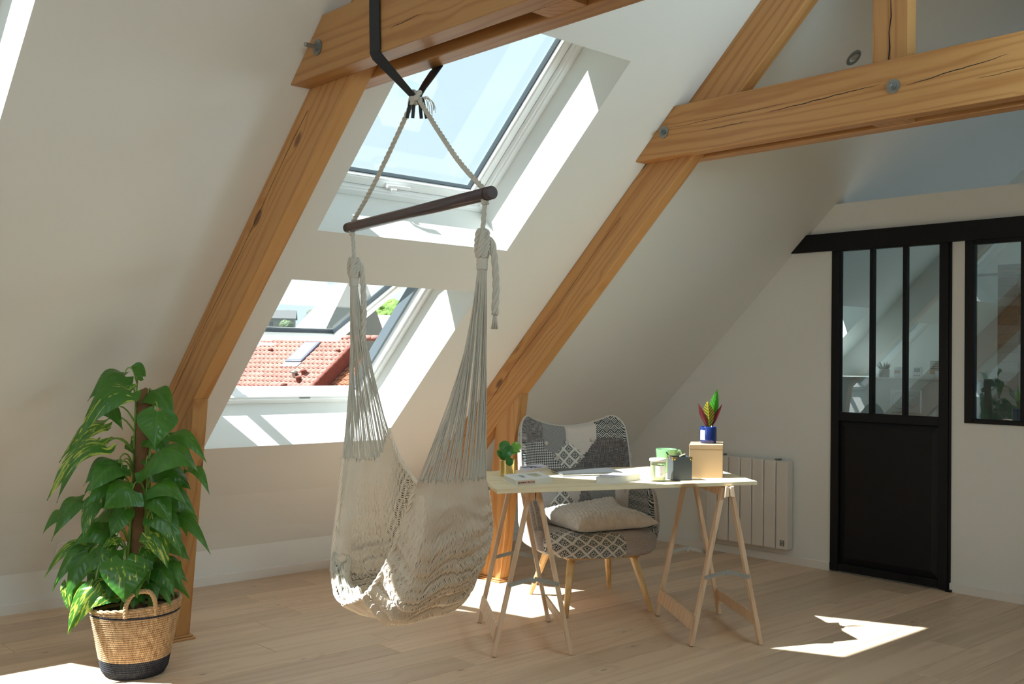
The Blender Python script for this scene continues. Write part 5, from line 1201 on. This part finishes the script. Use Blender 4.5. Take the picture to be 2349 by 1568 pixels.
s3 = thing('room_thermostat', 'white thermostat with a small screen on the bathroom ledge', 'thermostat', (IX-.02, 3.79, ZL)); m = MB(); m.box((-.008, -.036, 0), (.008, .036, .084)); bevel(m.build('body', M['pvc'], s3, local=True), .003); m = MB(); m.box((-.0095, -.024, .046), (-.008, .024, .074)); m.build('screen', plain('lcd_grey', (.24, .30, .26), .3), s3, local=True)
m = MB(); [m.box((-.0095, -.024+.02*k, .014), (-.008, -.014+.02*k, .024)) for k in range(3)]; m.build('button', M['steel'], s3, local=True)
s4 = thing('striped_pot', 'grey and white striped ceramic pot on the bathroom ledge', 'pot', (IX, 3.640, ZL)); m = MB(); m.lathe([(0, 0), (.050, 0), (.056, .006), (.056, .060), (.0555, .060)], (0, 0, 0), 32); m.build('base', M['pvc'], s4, sm=True, local=True)
m = MB(); m.lathe([(.056, .060), (.0575, .064), (.0575, .128), (.054, .132), (.052, .125), (0, .12)], (0, 0, 0), 32)
n = NT('ringed_glaze'); zc = n.n('ShaderNodeSeparateXYZ'); n.l(n.coord('Object'), zc.inputs[0]); n.base(n.mix(n.math('LESS_THAN', n.math('FRACT', n.math('MULTIPLY', zc.outputs[2], 75)), .30), (.16, .13, .12), (.6, .57, .54))); n.setp('Roughness', .4); m.build('rings', n.m, s4, sm=True, local=True)
m = MB(); m.box((-.0595, -.004, .030), (-.054, .034, .066)); m.build('label', M['label_o'], s4, local=True)
# tiled shower wall seen through the interior window
TX = 7.9; tw = MB().box((TX+.008, 1.2, 0), (TX+.2, 3.285, 2.13)).build('wall_shower', plain('grey_grout', (.20, .19, .18), .9)); tw['kind'] = 'structure'
n = NT('brown_glazed_tile'); oi = n.n('ShaderNodeObjectInfo'); n.base(n.ramp(oi.outputs['Random'], [(0, (.13, .095, .08)), (.5, (.19, .145, .12)), (1, (.25, .21, .19))])); n.setp('Roughness', .22); M['tile'] = n.m
tm = bpy.data.meshes.new('tile'); bmm = bmesh.new(); bmesh.ops.create_cube(bmm, size=1); bmesh.ops.scale(bmm, vec=(.008, .146, .066), verts=bmm.verts); bmesh.ops.bevel(bmm, geom=[e for e in bmm.edges], offset=.002, segments=1, affect='EDGES'); bmm.to_mesh(tm); bmm.free(); tm.materials.append(M['tile'])
for r_ in range(30):
    for c_ in range(3):
        y = 3.285-.075-.15*c_-(.0 if r_ % 2 else .0); o = bpy.data.objects.new('tile', tm); COL.objects.link(o); o.parent = tw; o.location = (TX+.006-tw.location.x, y-tw.location.y, .035+.07*r_-tw.location.z)
sr = MB(); sr.tube([(7.45, 3.46, 2.02), (7.45, 2.2, 2.02)], .010, 10); sr.tube([(7.45, 3.46, 2.02), (7.45, 3.40, 2.02)], .018, 10); tag(sr.build('shower_rail', M['steel'], sm=True), 'thin metal shower rail behind the interior window', 'rail')
# ---------------- socket and downlight ----------------
def on_lining(name, label, cat, p, nrm):
    z = Vector(nrm).normalized(); x = Vector((1, 0, 0)); y = z.cross(x); o = thing(name, label, cat, p); Mx = Matrix((x, y, z)).transposed().to_4x4(); Mx.translation = Vector(p); o.matrix_world = Mx; o.rotation_euler = Mx.to_euler(); return o
ny, nz_ = -(.449-.324), -(5.79-5.70); nl = Vector((0, ny, -abs(nz_))); sk = on_lining('wall_socket', 'white wall socket low on the slope behind the leafy plant', 'socket', (2.03, 5.778, .339), (0, -.81, -.585))
m = MB(); m.box((-.042, -.042, 0), (.042, .042, .009)); bevel(m.build('plate', M['trim'], sk, local=True), .004, 3)
m = MB(); m.lathe([(.024, .009), (.0235, .0015), (0, .0012)], (0, 0, 0), 28); m.lathe([(.024, .0093), (.026, .0093)], (0, 0, 0), 28); m.build('insert', M['trim'], sk, local=True, sm=True)
m = MB(); [m.lathe([(0, .0016), (.003, .0016)], (x, y, 0), 10) for x, y in ((-.0095, 0), (.0095, 0))]; m.tube([(0, .011, .001), (0, .011, .008)], .0024, 8); m.build('contact', M['dark'], sk, local=True)
dl = on_lining('recessed_spotlight', 'small round recessed spotlight in the slope above the right tie beam', 'spotlight', sp(5.321, 3.01), (0, -TS, -1))
m = MB(); m.lathe([(.028, -.01), (.030, .004), (.046, .005), (.049, .002), (.049, -.001)], (0, 0, 0), 36); m.build('ring', M['steel'], dl, sm=True, local=True)
m = MB(); m.lathe([(0, .004), (.018, .006), (.026, .002), (.028, -.01)], (.003, .004, 0), 28, ax=Matrix.Rotation(math.radians(14), 3, 'X')); m.build('lamp', plain('frosted_lamp', (.35, .36, .35), .2), dl, sm=True, local=True)

# ---------------- outside: neighbouring roof, houses, trees ----------------
Ux, Vx, Nx, Ox = Vector((.335, -.942, 0)), Vector((-.79, -.281, -.545)), Vector((-.513, -.182, .839)), Vector((24.708, 39.727, 2.201))
rt = thing('tiled_roof', 'neighbouring salmon clay-tiled roof seen through the open lower roof window', 'roof', tuple(Ox)); Mx = Matrix((Ux, -Vx, Nx)).transposed().to_4x4(); Mx.translation = Ox; rt.rotation_euler = Mx.to_euler()
def m_tile(name, a, b_):
    n = NT(name); oi = n.n('ShaderNodeObjectInfo'); nz_ = n.noise(n.coord('Object', (1, 1, 1)), 3.5, 5); n.base(n.ramp(n.math('ADD', n.math('MULTIPLY', oi.outputs['Random'], .35), n.math('MULTIPLY', nz_, .65)), [(.3, a), (.7, b_)])); n.setp('Roughness', .85); return n.m
M['clay'] = m_tile('pink_clay', (.25, .115, .095), (.36, .19, .155)); M['clay2'] = m_tile('orange_clay', (.27, .105, .055), (.38, .17, .09)); M['clayr'] = m_tile('red_ridge_clay', (.13, .035, .024), (.19, .06, .042))
def tile_geo(u, v, n0=0.0, W_=.245, H_=.36):
    pv = []; k = 7
    for (vv, zz) in ((v, .012), (v+H_, .050)):
        for i in range(k): x = i/(k-1); pv.append((u+x*W_, -vv, n0+zz+.030*math.sin(x*2*math.pi)*1.0))
    for i in range(k): x = i/(k-1); pv.append((u+x*W_, -(v+H_), n0+.002+.0*x))
    f = [(i, i+1, k+i+1, k+i) for i in range(k-1)]+[(k+i, k+i+1, 2*k+i+1, 2*k+i) for i in range(k-1)]
    return pv, [q[::-1] for q in f]
tg, tf = tile_geo(0, 0); tme = bpy.data.meshes.new('roof_tile'); tme.from_pydata(tg, [], tf); tme.materials.append(M['clay']); smooth(tme)
cand = [(r_, c_) for r_ in range(16) for c_ in range(-38, 9)]
vis = [(r_, c_) for r_, c_ in cand if -3.2+.16*r_ < c_*.245 < 2.1 and r_ < 15]; vis.sort(key=lambda q: -q[0]); vis = vis[:290]; vs = set(vis)
for r_, c_ in vis:
    o = bpy.data.objects.new('roof_tile', tme); COL.objects.link(o); o.parent = rt; o.location = (c_*.245, -r_*.34, 0)
m = MB()
for r_, c_ in cand:
    if (r_, c_) not in vs: m.add(*tile_geo(c_*.245, r_*.34))
m.build('tile_field', M['clay'], rt, local=True, kind='stuff')
m = MB()
for r_ in range(18):
    for c_ in range(9, 40): m.add(*tile_geo(c_*.245, r_*.34, -.55))
m.build('lower_tile_field', M['clay2'], rt, local=True, kind='stuff')
m = MB(); m.box((-10, -6.0, -.15), (2.25, .0, -.01)); m.box((2.25, -6.4, -.75), (10, 0, -.565)); m.build('roof_deck', M['clayr'], rt, local=True)
cap = MB(); cap.lathe([(.105, 0), (.12, .02), (.115, .38), (.0, .39)], (0, 0, 0), 14, ax=Matrix.Rotation(math.pi/2, 3, 'Y')); cme = None
for k in range(26):
    if cme is None: o = cap.build('ridge_tile', M['clay'], rt, sm=True, local=True); cme = o.data
    else: o = bpy.data.objects.new('ridge_tile', cme); COL.objects.link(o); o.parent = rt
    o.location = (-5.6+.37*k, .02, .02)
vg = MB(); vg.lathe([(.075, 0), (.09, .02), (.085, .38), (.0, .39)], (0, 0, 0), 12, ax=Matrix.Rotation(-math.pi/2, 3, 'X') @ Matrix.Identity(3)); vme = None
for k in range(15):
    if vme is None: o = vg.build('verge_tile', M['clayr'], rt, sm=True, local=True); vme = o.data
    else: o = bpy.data.objects.new('verge_tile', vme); COL.objects.link(o); o.parent = rt
    o.location = (2.25, -.4-.36*k-.36, .03)
m = MB(); m.box((2.15, -6.0, -.6), (2.33, .0, .02)); m.build('verge_wall', M['clayr'], rt, local=True)
# roof light, vents and stacks on that roof
rw = MB(); rw.box((-.36, -2.05, .03), (.50, -.48, .14)); o = bevel(rw.build('roof_light', plain('zinc_roof_light', (.13, .15, .20), .35, .3), rt, local=True), .02); rw = MB(); rw.box((-.26, -1.93, .141), (.40, -.60, .15)); rw.build('pane', plain('sky_reflecting_glass', (.30, .35, .42), .12, .2), o, local=True)
rw = MB(); rw.hexa([(-.42, -2.35, .03), (.45, -2.35, .03), (.55, -2.05, .05), (-.40, -2.05, .05), (-.42, -2.35, .06), (.45, -2.35, .06), (.55, -2.05, .09), (-.40, -2.05, .09)]); rw.build('flashing', plain('lead_flashing', (.18, .18, .22), .5), rt, local=True)
for u, v_, col, s in ((.83, 3.07, 'zinc', 1.1), (1.22, 2.95, 'clay', 1), (1.30, 3.45, 'clay', 1), (.95, 4.0, 'clay', 1)):
    mm = MB(); up = Vector((Ux.dot(Vector((0, 0, 1))), -Vx.dot(Vector((0, 0, 1))), Nx.z)); A_ = up.to_track_quat('Z', 'Y').to_matrix()
    mm.lathe([(.085*s, 0), (.085*s, .16), (.14*s, .17), (.14*s, .24), (.05*s, .28), (0, .28)], (u, -v_, 0), 14, ax=A_); mm.build('vent_cowl' if col == 'clay' else 'metal_vent_cowl', M['clayr'] if col == 'clay' else M['steel'], rt, local=True, sm=True)
for u, v_ in ((-1.9, 1.0), (1.8, 1.0), (-3.0, .6), (-.9, 3.9)): mm = MB(); mm.box((u-.1, -v_-.12, .03), (u+.1, -v_, .13)); bevel(mm.build('vent_tile', M['clayr'], rt, local=True), .03)
gr = MB().box((-120, 14, -8.2), (420, 480, -8)).build('ground', plain('far_ground', (.07, .10, .045), 1, var=.4)); gr['kind'] = 'structure'
wl = MB(); corners = [Ox+Ux*a-Vx*0+Vx*b_ for a, b_ in ((-9, .3), (9, .3), (9, 5.6), (-9, 5.6))]
wl.add([tuple(p-Vector((0, 0, .3))) for p in corners]+[(p.x, p.y, -8) for p in corners], [(0, 1, 2, 3), (0, 4, 5, 1), (1, 5, 6, 2), (2, 6, 7, 3), (3, 7, 4, 0)]); o = wl.build('house_walls', plain('cream_render', (.25, .23, .2), .9), rt)
RV, FV = Vector((.738, -.675, 0)), Vector((.675, .738, 0)); EYE = Vector((0, 0, 1.38))
def at(lat, dep, z): p = EYE+RV*lat+FV*dep; return Vector((p.x, p.y, z))
def house(label, lat, dep, w, l, ze, zr, roof, wall, rot=0.0, name='house'):
    r = thing(name, label, 'house', tuple(at(lat, dep, -8)), math.radians(-42+rot)); H_ = 8
    m = MB(); m.box((-w/2, -l/2, 0), (w/2, l/2, ze+H_)); m.add([(-w/2, -l/2, ze+H_), (-w/2, l/2, ze+H_), (-w/2, 0, zr+H_)], [(0, 1, 2)]); m.add([(w/2, -l/2, ze+H_), (w/2, l/2, ze+H_), (w/2, 0, zr+H_)], [(0, 1, 2)]); m.build('walls', wall, r, local=True)
    m = MB(); o_ = .5
    for s in (-1, 1): m.hexa([(-w/2-o_, s*(l/2+o_), ze+H_-.25), (w/2+o_, s*(l/2+o_), ze+H_-.25), (w/2+o_, 0, zr+H_), (-w/2-o_, 0, zr+H_), (-w/2-o_, s*(l/2+o_), ze+H_), (w/2+o_, s*(l/2+o_), ze+H_), (w/2+o_, 0, zr+H_+.25), (-w/2-o_, 0, zr+H_+.25)])
    fixn(m.build('roof', roof, r, local=True)); n_ = max(2, int(w/3)); gl_ = plain('dark_window', (.05, .06, .08), .2)
    for k in range(n_):
        for zz in (ze+H_-2.2, ze+H_-5): m = MB(); x = -w/2+w*(k+.5)/n_; m.box((x-.5, -l/2-.03, zz), (x+.5, -l/2+.05, zz+1.2)); m.build('window', gl_, r, local=True)
    return r
sl = plain('grey_slate_roof', (.10, .10, .10), .8, var=.2); sl2 = plain('dark_slate_roof', (.075, .075, .085), .8, var=.2); cr_ = plain('pale_render', (.22, .21, .20), .9); lv = plain('lilac_roof', (.34, .31, .36), .8); gy = plain('grey_block', (.08, .09, .12), .8)
def la(px_, D): return (px_-1174)/2387*D
house('far grey-roofed house left of the open window view', la(640, 300), 300, 8.5, 7, 12.3, 14.5, sl, cr_, 8); house('far slate-roofed house in the middle of the open window view', la(742, 306), 306, 8.5, 7, 12.6, 15.0, sl2, cr_, -15)
house('far grey-roofed house towards the right of the open window view', la(838, 300), 300, 8, 7, 12.2, 14.6, sl, cr_, 5)
house('near house with a pale lilac roof right of the open window', la(893, 60), 60, 5, 5, 1.6, 3.6, lv, cr_, 4); house('grey blocky building beyond the lilac roof', la(870, 200), 200, 3.4, 3, 9.6, 10.4, gy, gy, 10, 'apartment_block')
def mtree(name, a, b_):
    n = NT(name); n.base(n.ramp(n.noise(n.coord(), 1.6, 6, .7), [(.35, a), (.65, b_)])); n.setp('Roughness', .8); return n.m
mt1 = mtree('tree_foliage', (.05, .09, .035), (.13, .18, .07)); mt2 = mtree('bright_tree_foliage', (.05, .12, .015), (.15, .26, .05)); bark = plain('bark', (.12, .08, .05), .9)
def tree(label, lat, dep, z0, z1, r, mat, seed, grp=None):
    root = thing('tree', label, 'tree', tuple(at(lat, dep, -8)), group=grp); rr = random.Random(seed); bm = bmesh.new(); cz = (z0+z1)/2+8
    for k in range(7):
        c = Vector((rr.uniform(-.5, .5)*r, rr.uniform(-.5, .5)*r, cz+rr.uniform(-.35, .35)*(z1-z0))); q = r*rr.uniform(.5, .75)
        res = bmesh.ops.create_icosphere(bm, subdivisions=4, radius=q, matrix=Matrix.Translation(c))
        for v in res['verts']: v.co += (v.co-c)*rr.uniform(-.10, .16)
    me = bpy.data.meshes.new('crown'); bm.to_mesh(me); bm.free(); me.materials.append(mat); smooth(me); o = bpy.data.objects.new('crown', me); COL.objects.link(o); o.parent = root; o.scale.z = min(1, 1)
    m = MB(); m.tube([(0, 0, 0), (0, 0, cz*.6), (.2, 0, cz)], [.35, .28, .15], 7); m.build('trunk', bark, root, local=True)
tree('bright green tree beside the right edge of the open roof window', la(905, 72), 72, 2.4, 5.3, 1.5, mt2, 1)
tree('big tree on the horizon above the grey roofs', la(775, 400), 400, 14.5, 21.2, 3.4, mt1, 2)
for k, (pxx, dp, zt, rd_) in enumerate(((862, 400, 19.6, 2.8), (715, 400, 19.2, 2.4), (662, 400, 18.6, 2.2), (606, 400, 19.0, 2.4), (660, 250, 9.6, 1.7), (708, 250, 9.3, 1.6), (760, 250, 9.6, 1.7), (812, 250, 9.3, 1.6))):
    tree(('round tree at the right end of the far tree line', 'low tree left of the big horizon tree', 'small dark tree above the left grey roof', 'leftmost small tree of the far horizon', 'leftmost garden tree in front of the far grey roofs', 'second garden tree from the left before the far roofs', 'third garden tree from the left before the far roofs', 'rightmost garden tree in front of the far roofs')[k], la(pxx, dp), dp, zt-3.5, zt, rd_, mt1, 5+k)
tree('purple-tinged shrub below the lilac roof', -8.3, 51, .2, 1.9, 1.0, mtree('shrub', (.10, .09, .10), (.20, .24, .10)), 9)
